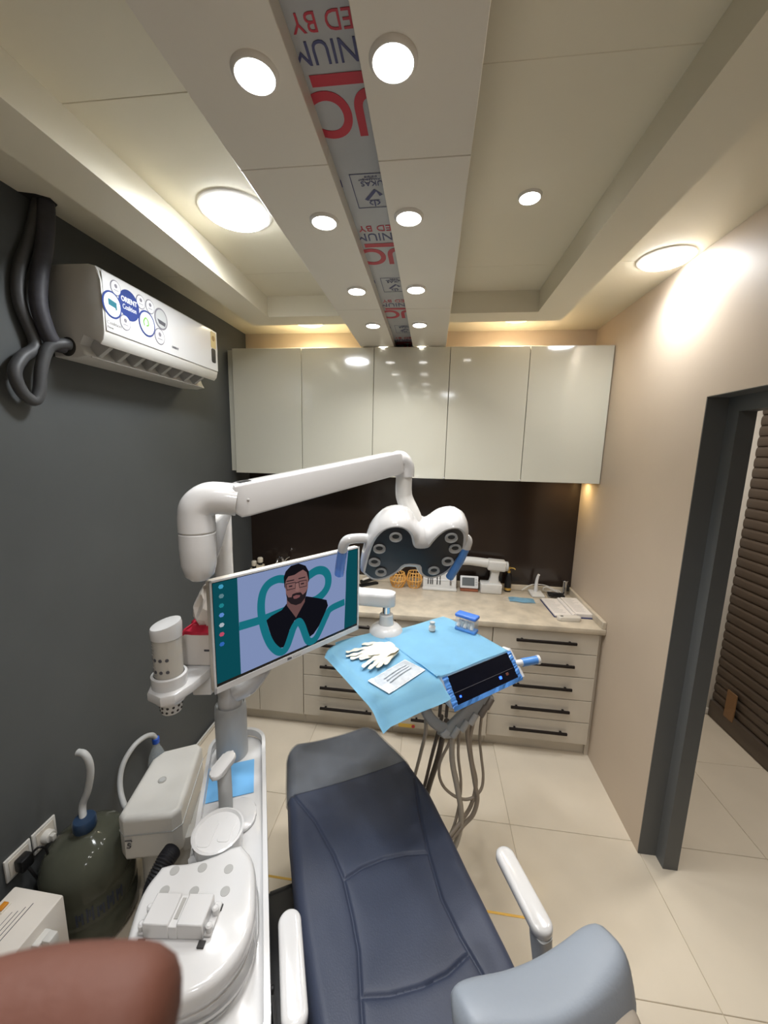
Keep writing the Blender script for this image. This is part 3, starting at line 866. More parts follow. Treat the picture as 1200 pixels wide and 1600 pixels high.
# paper cup dispenser standing in the holder
cupd = thing('cup_dispenser', 'clear tube of stacked paper cups with a slanted white lid', 'cup dispenser', (-.733, .938, 1.185))
b = BM(); lathe(b, [(.0385, 0), (.0385, .165), (.0372, .165), (.0372, .0)], 36); obj('tube', b, clear('cup_tube', (225, 222, 214), .45, .08), cupd)
M_cup = mat('printed_paper_cup', (214, 206, 190), .7)
for k in range(9):
    b = BM(); lathe(b, [(.027, 0), (.0345, .03), (.0355, .031), (.0345, .032), (.027, .032)], 30, Matrix.Translation((0, 0, .015 + k * .0155))); obj('paper_cup', b, M_cup if k not in (3, 5) else M_offw, cupd)
b = BM()
for k in (4, 6):
    for q in range(4):
        a = R(225 + q * 26); z = .066 + (k - 4) * .018
        prism(b, disc(0, 0, .005, n=8), -.0006, .0006, frame((.0388 * math.cos(a), .0388 * math.sin(a), z), (-math.sin(a), math.cos(a), 0), (0, 0, 1), (math.cos(a), math.sin(a), 0)))
cpo = obj('cup_print', b, M_dprint, cupd); cpo['kind'] = 'stuff'
b = BM()
for k in range(14):
    z = .02 + k * .0095
    if .060 < z < .110 and k % 2: continue
    tube(b, [(.0389 * math.cos(R(228 + 5 * q)), .0389 * math.sin(R(228 + 5 * q)), z) for q in range(4 + k % 5)], .0007, 4, smooth=False)
o = obj('cup_lettering', b, M_print, cupd); o['kind'] = 'stuff'
b = BM()
rings = []
for rr, zb, tilt in ((.0405, .158, 0), (.0415, .172, 0), (.0415, .190, .2), (.039, .197, .28), (.026, .199, .28), (.002, .200, .28)):
    rings.append([Vector((rr * math.cos(2 * PI * i / 36), rr * math.sin(2 * PI * i / 36), zb + tilt * rr * (math.cos(2 * PI * i / 36) * .7 + math.sin(2 * PI * i / 36) * .5))) for i in range(36)])
loft(b, rings); obj('lid', b, M_white, cupd)

# tissue pack on the shelf behind the monitor
ti = thing('tissue_pack', 'white tissue box with a torn red top on the cup shelf', 'tissue box', (-.708, 1.078, 1.196), R(8))
b = BM(); bx(b, -.055, .06, -.045, .045, .0, .105, .006, 2); obj('carton', b, mat('white_carton', (226, 220, 214), .5), ti)
b = BM()
rr = [[Vector((x + random.uniform(-.007, .007), y + random.uniform(-.007, .007), .102 + h + random.uniform(-.004, .004))) for x, y in rrect(-.055 * s_, .06 * s_, -.045 * s_, .045 * s_, .012 * s_, 4)] for s_, h in ((1, 0), (.9, .012), (.6, .024), (.25, .03))]
loft(b, rr); obj('red_wrapper', b, M_redpk, ti, smooth=False)
b = BM()
rr = [[Vector((.02 + x + random.uniform(-.008, .008), .0 + y + random.uniform(-.012, .012), .14 + h + random.uniform(-.01, .01))) for x, y in disc(0, 0, s_, n=16)] for s_, h in ((.026, -.02), (.042, .02), (.038, .055), (.026, .085), (.006, .115))]
loft(b, rr); obj('tissue', b, M_page, ti, smooth=False)
b = BM(); bx(b, .018, .046, -.0462, -.0448, .05, .056); obj('carton_print', b, M_dprint, ti, smooth=False)

# ------------------------------------------------------------ monitor
YM = .96
CM = Vector((-.459, 1.2526, 1.306))
mx = Vector((math.cos(YM), math.sin(YM), 0)); mn = Vector((math.sin(YM), -math.cos(YM), 0))
mo = thing('monitor', 'large flat monitor with white bezel showing a man inside a teal tooth outline', 'monitor', tuple(CM - Vector((0, 0, .18))), YM)
MM = frame((0, 0, .18), (1, 0, 0), (0, 0, 1), (0, -1, 0))      # screen plane, local: x right, y up, z to the viewer
b = BM(); prism(b, rrect(-.3065, .3075, -.180, .184, .006), -.022, -.001, MM, .003); prism(b, rrect(-.15, .15, -.12, .12, .03), -.05, -.02, MM, .01); obj('housing', b, M_offw, mo)
b = BM()
for x0, x1, y0, y1 in ((-.3065, -.300, -.180, .184), (.301, .3075, -.180, .184), (-.3065, .3075, .178, .184), (-.3065, .3075, -.180, -.160)):
    prism(b, [(x0, y0), (x1, y0), (x1, y1), (x0, y1)], -.002, .003, MM)
obj('bezel', b, M_white, mo, smooth=False)
b = BM(); bx_ = prism(b, [(-.300, -.160), (.301, -.160), (.301, .178), (-.300, .178)], -.002, .0004, MM); scr = obj('screen', b, mat('screen_black', (8, 8, 10), .12), mo, smooth=False)
def E_(n, c, k=1.0): return emis('screen_' + n, c, k)
def spoly(name, pts, z, m):
    b = BM(); flat_poly(b, pts, z, MM); return obj(name, b, m, scr, smooth=False)
SK = .54
e_bg, e_teal, e_tooth = E_('pale_blue', (150, 168, 214), SK), E_('dark_teal', (18, 92, 104), SK * .9), E_('teal', (30, 130, 146), SK)
spoly('screen_image', [(-.297, -.150), (.298, -.150), (.298, .175), (-.297, .175)], .0006, e_teal)
spoly('screen_image', [(-.220, -.150), (.228, -.150), (.235, .02), (.236, .088), (.245, .165), (.247, .175), (-.220, .175)], .0008, e_bg)
spoly('screen_image', [(.245, .160), (.243, .165), (.28, .175), (.236, .09)], .00085, e_teal)
tooth = [(-.046, .128), (-.076, .136), (-.109, .130), (-.130, .110), (-.140, .079), (-.142, .039), (-.136, -.008), (-.124, -.054), (-.107, -.094), (-.083, -.125), (-.062, -.134), (-.046, -.122), (-.032, -.094), (-.016, -.060), (.004, -.044), (.020, -.066), (.034, -.106), (.046, -.134), (.064, -.143), (.086, -.133), (.110, -.100), (.132, -.066), (.156, -.041), (.228, -.034)]
lobe = [(.050, .118), (.090, .129), (.123, .120), (.142, .095), (.142, .060), (.123, .034), (.086, .017), (.050, .017)]
b = BM(); flat_ribbon(b, lobe, .032, .0010, MM); obj('screen_image', b, e_tooth, scr, smooth=False)
b = BM(); flat_ribbon(b, [(-.220, .014), (-.147, .011), (-.10, .013), (-.05, .016)], .028, .0010, MM, 3); obj('screen_image', b, e_tooth, scr, smooth=False)
spoly('screen_image', [(-.124, .003), (-.104, .013), (-.064, .021), (-.042, .040), (-.006, -.020), (.039, .043), (.092, .021), (.135, .001), (.142, -.024), (.123, -.055), (.098, -.093), (.073, -.116), (.049, -.123), (.038, -.098), (.024, -.053), (.007, -.033), (-.012, -.034), (-.034, -.063), (-.054, -.121), (-.077, -.115), (-.102, -.077), (-.115, -.034)], .0012, E_('black_shirt', (22, 22, 30), SK))
spoly('screen_image', [(-.043, .060), (-.043, .031), (-.006, -.026), (.033, .023), (.036, .060)], .0014, E_('neck', (122, 88, 86), SK))
b = BM(); flat_ribbon(b, tooth, .028, .0016, MM); obj('screen_image', b, e_tooth, scr, smooth=False)
spoly('screen_image', [(-.052, .103), (-.054, .137), (-.046, .156), (-.024, .172), (.008, .174), (.038, .159), (.052, .134), (.054, .102), (.046, .09), (-.046, .09)], .0018, E_('hair', (26, 24, 30), SK))
spoly('screen_image', [(-.049, .110), (-.046, .075), (-.041, .050), (-.027, .034), (-.006, .023), (.016, .023), (.036, .042), (.047, .074), (.049, .108), (.042, .134), (.026, .147), (.010, .143), (-.010, .136), (-.036, .136), (-.045, .125)], .0020, E_('face', (146, 106, 104), SK))
spoly('screen_image', [(-.047, .078), (-.037, .060), (-.024, .057), (-.020, .067), (-.005, .068), (.015, .065), (.024, .053), (.037, .060), (.046, .072), (.036, .040), (.016, .023), (-.006, .022), (-.027, .033), (-.041, .049)], .0022, E_('beard', (44, 36, 40), SK))
spoly('screen_image', [(-.018, .058), (-.005, .060), (.013, .055), (.010, .048), (-.005, .046), (-.015, .049)], .0024, E_('lips', (140, 92, 94), SK))
spoly('screen_image', [(-.004, .104), (.006, .104), (.011, .075), (.002, .071), (-.008, .075)], .0023, E_('nose', (160, 118, 114), SK))
b = BM()
for q in ([(-.046, .111), (-.007, .108), (-.008, .086), (-.042, .088), (-.046, .111)], [(.007, .107), (.041, .105), (.041, .082), (.010, .084), (.007, .107)]): flat_ribbon(b, q, .003, .0024, MM, 1)
flat_ribbon(b, [(-.007, .105), (.007, .105)], .003, .0024, MM, 1); flat_ribbon(b, [(-.044, .120), (-.012, .118)], .004, .0023, MM, 1); flat_ribbon(b, [(.006, .118), (.036, .117)], .004, .0023, MM, 1)
flat_ribbon(b, [(-.034, .099), (-.020, .098)], .005, .0023, MM, 1); flat_ribbon(b, [(.016, .096), (.030, .095)], .005, .0023, MM, 1)
obj('screen_image', b, E_('dark_lines', (48, 38, 44), SK), scr, smooth=False)
for (x, y), cc in zip([(-.272, .160), (-.272, .130), (-.273, .100), (-.274, .070), (-.275, .038), (-.276, .008), (-.277, -.024)], [(80, 180, 220), (110, 150, 160), (40, 150, 160), (110, 160, 240), (200, 210, 220), (220, 90, 120), (60, 120, 210)]):
    spoly('screen_icon', disc(x, y, .0085, .0075, 6), .0012, E_('icon%d%d%d' % cc, cc, SK))
b = BM(); prism(b, [(-.046, -.175), (-.028, -.175), (-.028, -.168), (-.034, -.168), (-.034, -.166), (-.046, -.166)], .003, .0034, MM); obj('maker_mark', b, M_dprint, mo, smooth=False)
text_mesh('maker_mark', 'C', .010, M_print, mo, MM @ Matrix.Translation((-.022, -.1745, .0031)))
b = BM(); prism(b, [(-.013, -.1745), (.012, -.1745), (.012, -.1725), (-.013, -.1725)], .003, .0034, MM); obj('maker_mark', b, M_print, mo, smooth=False)
# stand arm from the column to the back of the monitor
b = BM(); tube(b, [(-.648, 1.155, 1.03), (-.60, 1.165, 1.06), (-.555, 1.20, 1.13), (-.50, 1.255, 1.24), (-.475, 1.285, 1.30)], lambda t: .034 - .008 * t, 14); obj('support_arm', b, M_white, mo, world_space=True)

# ------------------------------------------------------------ operating light on its spring arm
li = thing('operating_light', 'white dental operating light on a long jointed arm above the monitor', 'dental lamp', (-.683, 1.163, 1.58))
px_, py_ = -.68, 1.163
b = BM()
ex_, ey_ = -.562, .85
rings = []
for t, zb, zt, w in ((0, 1.648, 1.70, .032), (.3, 1.632, 1.703, .034), (.7, 1.60, 1.705, .038), (1, 1.585, 1.705, .040)):
    c = Vector((px_ + (ex_ - px_) * t, py_ + (ey_ - py_) * t, 0)); d = Vector((ex_ - px_, ey_ - py_, 0)).normalized(); nrm = Vector((-d.y, d.x, 0))
    rings.append([Vector((c.x, c.y, 0)) + nrm * (q[0]) + Vector((0, 0, q[1])) for q in rrect(-w, w, zb, zt, .018, 4)])
loft(b, rings); obj('link_arm', b, M_white, li, world_space=True)
b = BM(); lathe(b, [(.002, 1.553), (.022, 1.555), (.034, 1.567), (.041, 1.595), (.043, 1.64), (.0425, 1.672), (.040, 1.674), (.040, 1.68)], 32, Matrix.Translation((ex_, ey_, 0))); obj('joint_cap', b, M_white, li, world_space=True)
b = BM(); tube(b, [(ex_, ey_, 1.678), (ex_, ey_, 1.715), (ex_ + .006, ey_ + .001, 1.738), (ex_ + .028, ey_ + .010, 1.756), (ex_ + .06, ey_ + .022, 1.757), (ex_ + .09, ey_ + .034, 1.752)], lambda t: .043 - .004 * t, 24, 6); obj('elbow', b, M_white, li, world_space=True)
A0, A1 = Vector((-.478, .884, 1.752)), Vector((-.108, 1.195, 1.846))
d = (A1 - A0).normalized(); sd = d.cross(Vector((0, 0, 1))).normalized(); up2 = sd.cross(d)
b = BM()
rings = []
for t, w, h in ((-.03, .020, .024), (0, .033, .040), (.04, .036, .041), (.5, .035, .037), (.96, .033, .034), (1, .031, .032), (1.02, .022, .024)):
    c = A0 + (A1 - A0) * t
    rings.append([c + sd * q[0] + up2 * q[1] for q in rrect(-w, w, -h, h, min(.006, w * .6), 3)])
loft(b, rings); sp = obj('spring_arm', b, M_white, li, world_space=True)
b = BM(); ellipsoid(b, A0 + d * .022 + sd * .036 - up2 * .0, (.0035, .0035, .0035), 10, 6); obj('arm_screw', b, M_grey, sp, world_space=True)
b = BM(); M0 = frame(A0 + d * .03 + up2 * .041, d, sd, up2); bx(b, -.014, .014, -.018, .018, -.002, .001, 0, 1, M0); obj('arm_slot', b, M_black, sp, world_space=True)
b = BM(); tube(b, [A1 - d * .01 + up2 * .0, A1 + d * .012 + up2 * .004, A1 + d * .030 - Vector((0, 0, .018)), A1 + d * .032 - Vector((0, 0, .05))], .031, 20, 5); obj('end_knuckle', b, M_white, li, world_space=True)
KN = A1 + d * .030
HC = Vector((-.047, 1.132, 1.603)); hn = Vector((.1, -.822, -.561)).normalized(); hx = Vector((.993, .121, 0)).normalized(); hy = hn.cross(hx)
b = BM(); tube(b, [KN - Vector((0, 0, .048)), KN - Vector((0, 0, .095)), KN + Vector((.006, 0, -.125)), HC - hn * .085 + hy * .02 + hx * .005, HC - hn * .06 - hy * .01 + hx * .004], lambda t: .0255 + .003 * t, 20, 5); obj('drop_tube', b, M_white2, li, world_space=True)
HM = frame(HC, hx, hy, hn)
face = [(-.148, -.143), (-.137, -.077), (-.118, .005), (-.090, .055), (-.057, .071), (-.029, .066), (-.008, .040), (.002, -.002), (.016, -.019), (.047, -.015), (.060, .011), (.077, .043), (.100, .066), (.128, .070), (.147, .048), (.153, .006), (.152, -.020), (.139, -.074), (.120, -.124), (.088, -.155), (.060, -.158), (.040, -.137), (.030, -.099), (-.020, -.097), (-.045, -.134), (-.080, -.167), (-.119, -.175)]
fs = [(p.x, p.y) for p in smooth_path([(x, y, 0) for x, y in face + face[:1]], 3)][:-1]
cxf, cyf = .003, -.05
def sc(pts, kx, ky, dy=0): return [(cxf + (x - cxf) * kx, cyf + (y - cyf) * ky + dy) for x, y in pts]
hd = BM()
def ho(pts, off):
    """offset outwards along the outline normal"""
    out = []; n = len(pts)
    for i in range(n):
        a, c = Vector(pts[i - 1]), Vector(pts[(i + 1) % n])
        t = (c - a).normalized(); nr = Vector((t.y, -t.x))
        p = Vector(pts[i]) - nr * off
        out.append((p.x, p.y))
    return out
def blend(pts, k):
    """pull notches outwards towards a plain rounded rectangle"""
    out = []
    for x, y in pts:
        yy = y
        if abs(x - cxf) < .09:
            f = min(1, 1.5 * (1 - abs(x - cxf) / .09))
            if y > cyf: yy = y + k * f * (.040 - y if y < .04 else 0)
            else: yy = y - k * f * (y + .14 if y > -.14 else 0)
        out.append((x, yy))
    return out
rings = []
for off, z, k, s_ in ((.000, .0, 0, 1), (.006, .002, 0, 1), (.013, -.006, .3, 1), (.017, -.02, .7, 1), (.019, -.045, .82, 1.0), (.018, -.07, .85, .99), (.014, -.09, .85, .95), (.008, -.105, .9, .86), (0, -.115, .8, .68), (0, -.12, .9, .38), (0, -.121, .95, .05)):
    pts = sc(blend(ho(fs, off), k), s_, s_)
    rings.append([HM @ Vector((x, y, z)) for x, y in pts])
loft(hd, rings); head = obj('lamp_head', hd, M_white, li, world_space=True, angle=50)
b = BM(); flat_poly(b, ho(fs, -.0015), .0012, HM); prism(b, ho(fs, -.001), -.006, .001, HM); obj('lamp_face', b, mat('smoked_lens_cover', (40, 38, 38), .3, noise=.05), head, world_space=True)
for x, y in [(-.053, .033), (-.101, -.021), (-.116, -.086), (-.095, -.136), (.112, .036), (.130, -.012), (.116, -.074), (.077, -.122)]:
    b = BM(); lathe(b, [(.019, .0), (.019, .0065), (.0165, .007), (.011, .002), (.0, .001)], 24, HM @ Matrix.Translation((x, y, .001))); o = obj('led_reflector', b, M_lgrey, head, world_space=True)
    b = BM(); prism(b, disc(x, y + .0035, .0105, .0085, 18), .0045, .0052, HM); obj('led_window', b, M_dkvoid, head, world_space=True, smooth=False)
# handles
for side, pth, pth2 in ((-1, [(-.118, -.03, -.045), (-.165, -.012, -.03), (-.200, -.008, -.018), (-.214, -.03, -.012), (-.218, -.055, -.010)], [(-.217, -.048, -.010), (-.226, -.105, -.004), (-.233, -.155, .0)]),
                        (1, [(.13, -.005, -.045), (.155, .005, -.03), (.168, .004, -.016), (.166, -.02, -.008)], [(.166, -.014, -.008), (.152, -.075, .004), (.130, -.142, .014)])):
    b = BM(); tube(b, [HM @ Vector(p) for p in pth], .0155, 16); g = obj('grip_mount', b, M_white, head, world_space=True)
    b = BM(); tube(b, [HM @ Vector(p) for p in pth2], .0135 if side > 0 else .0165, 12); o = obj('grip', b, M_bluefilm2 if side > 0 else M_bluefilm, head, world_space=True); o['label'] = 'grip wrapped in blue film'

# ------------------------------------------------------------ instrument tray (doctor's side)
RT = R(40)
tr_ = thing('instrument_tray', 'white instrument tray table on a swivel arm, black touch panel and hose holder below', 'instrument table', (.045, 1.41, 1.0), RT)
def tl(b, name, m, par=None, **k):
    o = obj(name, b, m, par or tr_, **k); return o
TZ = Matrix.Translation((0, 0, -1.0))
b = BM(); prism(b, rrect(-.330, .275, -.105, .225, .06, 8), 1.052, 1.092, TZ, .012, 3); tl(b, 'tray_body', M_white)
# sloped control housing
b = BM()
hp = [(-.085, 1.0925), (-.12, 1.0925), (-.132, 1.086), (-.192, 1.012), (-.185, 1.0), (-.085, 1.02)]
prism(b, hp, -.082, .282, frame((0, 0, -1.0), (0, 1, 0), (0, 0, 1), (1, 0, 0)), .006, 2); tl(b, 'control_housing', M_white)
fn = Vector((0, -.078, .062)).normalized(); fu = Vector((0, .062, .078)).normalized()
PM = frame(Vector((.10, -.162, .0505)), (1, 0, 0), fu, fn)
b = BM(); prism(b, rrect(-.163, .163, -.049, .049, .004), .0, .006, PM, .001, 1); pn = tl(b, 'touch_panel', mat('black_touch_panel', (16, 18, 28), .1, noise=.1, nscale=30, bump=.25, bscale=45))
b = BM(); prism(b, [(-.155, -.010), (.155, -.010), (.155, -.0085), (-.155, -.0085)], .006, .0066, PM); obj('panel_line', b, M_dprint, pn, smooth=False)
for x, y, r in ((.075, -.024, .0065), (-.135, -.026, .004)):
    b = BM(); prism(b, rrect(x - r, x + r, y - r * .8, y + r * .8, r * .3), .006, .0068, PM); obj('status_light', b, emis('blue_led', (40, 80, 255), 5), pn, smooth=False)
b = BM(); prism(b, rrect(.108, .122, -.026, -.016, .002), .006, .0066, PM); obj('panel_mark', b, mat('panel_amber', (110, 70, 60), .5), pn, smooth=False)
# crinkled blue film round the panel edge
b = BM()
for x0, x1, y0, y1 in ((-.182, -.160, -.058, .052), (.160, .180, -.058, .052), (-.182, .180, -.062, -.047)):
    n = 10
    pts = []
    horizontal = (x1 - x0) > (y1 - y0)
    A, B_ = [], []
    for i in range(n * 2 + 1):
        t = i / (n * 2)
        if horizontal:
            x = x0 + (x1 - x0) * t; A.append((x, y0, .006 + random.uniform(-.002, .004))); B_.append((x, y1, .0085 + random.uniform(-.001, .003)))
        else:
            y = y0 + (y1 - y0) * t; A.append((x0, y, .004 + random.uniform(-.002, .004))); B_.append((x1, y, .0085 + random.uniform(-.001, .003)))
    va = [b.verts.new(PM @ Vector(p)) for p in A]; vb = [b.verts.new(PM @ Vector(p)) for p in B_]
    for i in range(len(va) - 1): b.faces.new((va[i], vb[i], vb[i + 1], va[i + 1]))
o = tl(b, 'film_wrap', M_bluefilm2, smooth=False); o['label'] = 'crinkled blue barrier film'
b = BM(); prism(b, [(-.09, .088), (-.125, .094), (-.20, .012), (-.19, -.004), (-.1, .03)], .283, .302, frame((0, 0, 0), (0, 1, 0), (0, 0, 1), (1, 0, 0)), .007, 3); tl(b, 'end_cap', M_white)
b = BM(); tube(b, [(.29, -.155, .045), (.305, -.162, .046), (.325, -.17, .048)], .014, 14); hd_ = tl(b, 'handle_mount', M_white)
b = BM(); tube(b, [(.318, -.167, .0475), (.345, -.178, .05), (.382, -.192, .053)], .0165, 14); o = tl(b, 'handle', M_bluefilm2, hd_); o['label'] = 'handle wrapped in blue film'
b = BM(); tube(b, [(.380, -.191, .053), (.389, -.195, .0535)], .0185, 14, smooth=False); tl(b, 'handle_cap', M_white, hd_)
# dome, post and swivel arm
b = BM(); lathe(b, [(.075, .09), (.072, .105), (.055, .122), (.034, .13), (.030, .15), (.030, .172), (.026, .176)], 32, Matrix.Translation((-.06, .262, .0))); tl(b, 'swivel_dome', M_white)
b = BM(); lathe(b, [(.017, .17), (.017, .215)], 24, Matrix.Translation((-.06, .262, .0))); tl(b, 'post', M_chrome)
PT = WM(tr_) @ Vector((-.06, .262, 0))
def link(p0, p1, w, h):
    b = BM(); a0, a1 = Vector(p0), Vector(p1); L = (a1 - a0).length; dd = (a1 - a0).normalized(); sdv = dd.cross(Vector((0, 0, 1)))
    rs = []
    for q0, s_ in ((-w, .35), (-w * .9, .62), (-w * .5, .9), (0, 1), (L, 1), (L + w * .5, .9), (L + w * .9, .62), (L + w, .35)):
        c = a0 + dd * q0
        rs.append([c + sdv * q[0] * s_ + Vector((0, 0, q[1] * (.75 + .25 * s_))) for q in rrect(-w, w, -h, h, min(w, h) * .6, 5)])
    loft(b, rs); return b
ELB = Vector((-.50, 1.585, 1.245))
obj('swivel_arm', link(ELB, (PT.x, PT.y, 1.245), .038, .034), M_white, tr_, world_space=True)
obj('fixed_arm', link((-.69, 1.20, 1.175), (ELB.x, ELB.y, 1.175), .036, .030), M_white, tr_, world_space=True)
b = BM(); lathe(b, [(.03, 1.20), (.03, 1.215)], 24, Matrix.Translation((ELB.x, ELB.y, 0))); obj('arm_joint', b, M_chrome, tr_, world_space=True)
b = BM(); lathe(b, [(.034, 1.14), (.036, 1.145), (.036, 1.205), (.034, 1.21)], 28, Matrix.Translation((-.683, 1.163, 0))); obj('arm_collar', b, M_white, tr_, world_space=True)
# Y-shaped holder with instrument slots
b = BM()
def bar(pts, w, h, m=None):
    P = smooth_path(pts, 5)
    rs = []
    for i, p in enumerate(P):
        t = (P[min(i + 1, len(P) - 1)] - P[max(i - 1, 0)]).normalized()
        s_ = t.cross(Vector((.35, -.75, .55))).normalized(); u_ = s_.cross(t)
        rs.append([p + s_ * q[0] + u_ * q[1] for q in rrect(-w, w, -h, h, min(w, h) * .6, 3)])
    loft(b, rs)
bar([(-.005, 1.31, 1.03), (.006, 1.300, .97), (.024, 1.294, .918), (.060, 1.292, .880), (.100, 1.294, .862)], .019, .016)
tl(b, 'holder_arm', M_grey, None, world_space=True)
b = BM(); bar([(.075, 1.291, .868), (.103, 1.294, .857), (.151, 1.308, .903), (.193, 1.320, .945), (.250, 1.336, 1.0)], .024, .017)
hb = obj('holder_bar', b, M_grey, tr_, world_space=True)
b = BM(); bx(b, -.016, .016, -.012, .012, -.004, .004, .002, 1, frame((.092, 1.272, .862), Vector((.6, .2, .5)).normalized(), Vector((-.5, -.1, .65)).normalized(), Vector((.25, -.9, .1)).normalized())); obj('holder_badge', b, M_lgrey, hb, world_space=True)
for k, (x, y, z) in enumerate([(.128, 1.276, .868), (.160, 1.282, .893), (.190, 1.290, .918), (.226, 1.302, .946), (.246, 1.312, .972)]):
    b = BM(); q = Vector((x, y, z)); dv = Vector((.34, .22, .55)).normalized()
    n_ = 14; rs = []
    for r_, t_ in ((.0105, -.020), (.0115, -.018), (.0115, .022), (.0085, .022), (.0085, -.012)):
        e1 = dv.cross(Vector((0, 1, 0))).normalized(); e2 = dv.cross(e1)
        rs.append([q + dv * t_ + (e1 * math.cos(2 * PI * i_ / n_) + e2 * math.sin(2 * PI * i_ / n_)) * r_ for i_ in range(n_)])
    loft(b, rs); o = obj('instrument_cradle', b, M_grey if k < 3 else M_hosed, hb, world_space=True)
# under-tray stems seen between the arms of the Y
for x, y in ((.032, 1.33), (.078, 1.325), (.103, 1.325)):
    b = BM(); tube(b, [(x, y, 1.06), (x - .004, y, .98), (x - .008, y, .89)], .0065, 10); obj('stem', b, M_hosed, tr_, world_space=True)
# hoses looping from the holder to under the chair
HS = {
 'a': ([(0.02, 1.326, 0.88), (0.021, 1.384, 0.765), (0.007, 1.441, 0.628), (-0.011, 1.496, 0.482), (-0.034, 1.482, 0.375), (-0.044, 1.462, 0.275)], .0075, M_hosel),
 'b': ([(0.08, 1.341, 0.88), (0.071, 1.402, 0.757), (0.051, 1.449, 0.597), (0.034, 1.498, 0.438), (0.014, 1.482, 0.341), (0.004, 1.462, 0.241)], .0075, M_hosed),
 'c': ([(0.1, 1.341, 0.86), (0.093, 1.403, 0.748), (0.077, 1.451, 0.588), (0.05, 1.496, 0.417), (0.034, 1.488, 0.318), (0.024, 1.468, 0.218)], .012, M_hosed),
 'd': ([(.120, 1.296, .850), (.106, 1.296, .795), (.086, 1.293, .745), (.077, 1.291, .705), (.082, 1.290, .655), (.106, 1.291, .611), (.153, 1.297, .575), (.200, 1.308, .565), (.241, 1.324, .593), (.250, 1.339, .643), (.239, 1.352, .720), (.229, 1.355, .80), (.228, 1.33, .93)], .0055, M_hose),
 'e': ([(.118, 1.297, .850), (.125, 1.301, .729), (.149, 1.300, .619), (.170, 1.299, .511), (.168, 1.295, .429), (.140, 1.27, .36), (.06, 1.2, .33)], .011, M_hosel),
 'f': ([(.145, 1.302, .87), (.145, 1.306, .80), (.148, 1.308, .736), (.164, 1.309, .622), (.158, 1.307, .501), (.13, 1.28, .42), (.06, 1.2, .37)], .0055, M_hose),
 'g': ([(.178, 1.308, .905), (.176, 1.315, .850), (.186, 1.313, .777), (.216, 1.306, .633), (.229, 1.309, .569), (.217, 1.308, .499), (.183, 1.300, .455), (.12, 1.25, .42)], .0085, M_hose),
 'h': ([(.200, 1.312, .925), (.194, 1.320, .870), (.188, 1.319, .809), (.200, 1.318, .723), (.221, 1.318, .633), (.211, 1.314, .544), (.182, 1.305, .482), (.12, 1.25, .44)], .0075, M_hose),
}
hl = {'a': 'pale hose hanging leftmost under the tray holder', 'b': 'thin dark hose, second from the left under the tray', 'c': 'thick dark hose under the tray running down beside the chair', 'd': 'thin hose making the widest loop under the tray holder',
      'e': 'thick pale hose hanging lowest under the tray', 'f': 'thin hose just behind the thick pale hose', 'g': 'grey hose curving to the right of the pale hose', 'h': 'grey hose in the tightest bundle right of the pale hose'}
for k, (p, r, m) in HS.items():
    b = BM(); tube(b, p, r, 10, 7); o = obj('instrument_hose', b, m); tag(o, hl[k], 'hose', 'hoses hanging from the instrument tray')
# blue paper sheets laid on the tray
TM = WM(tr_)
def sheet(name, label, x0, x1, y0, y1, fn, nx=30, ny=30):
    b = BM(); g = [[b.verts.new(fn(x0 + (x1 - x0) * i / nx, y0 + (y1 - y0) * j / ny)) for i in range(nx + 1)] for j in range(ny + 1)]
    for j in range(ny):
        for i in range(nx): b.faces.new((g[j][i], g[j][i + 1], g[j + 1][i + 1], g[j + 1][i]))
    bmesh.ops.solidify(b, geom=list(b.faces), thickness=-.0008)
    o = obj(name, b, M_paper, None, angle=60); o.matrix_basis = TM.copy()
    tag(o, label, 'paper sheet', 'blue paper sheets on the tray'); return o
def fL(x, y):
    z = .0958
    ed = -.122
    yy = y
    if y < ed:
        s_ = ed - y; a = min(s_ / .05, 1) * R(34)
        yy = ed - s_ * math.cos(a * .8); z -= s_ * math.sin(a * .8) * .9
    if x < -.345: z -= (-.345 - x) * .5
    z += .0018 * math.sin(x * 31 + y * 17) * (1 if y < ed else .15) + max(0, (x + .13) * .05)
    if y > .20: z += .003 * math.sin((x + .3) * 20)
    # rounded far corner
    k = (.28 - y)
    if x < -.30 and y > .17: 
        d = math.hypot(x + .30, y - .17)
        if d > .09: s2 = .09 / d; x = -.30 + (x + .30) * s2; yy = .17 + (y - .17) * s2
    return Vector((x, yy, z))
sheet('paper_sheet', 'light blue paper sheet on the left of the tray, front edge hanging down', -.372, -.098, -.213, .278, fL, 30, 44)
def fR(x, y):
    z = .0985
    if x < -.06: z += (-.06 - x) * .05
    if x < -.085 and y < -.02: z += .004
    z += .0012 * math.sin(x * 26 + y * 11)
    xx = x
    if x > .26 and y > .14:
        d = math.hypot(x - .26, y - .14)
        if d > .07: s2 = .07 / d; xx = .26 + (x - .26) * s2; y = .14 + (y - .14) * s2
    if x > .27: z -= (x - .27) * .8
    return Vector((xx, y, z))
sheet('paper_sheet', 'light blue paper sheet covering the right side of the tray under the vial', -.105, .300, -.131, .240, fR, 36, 30)

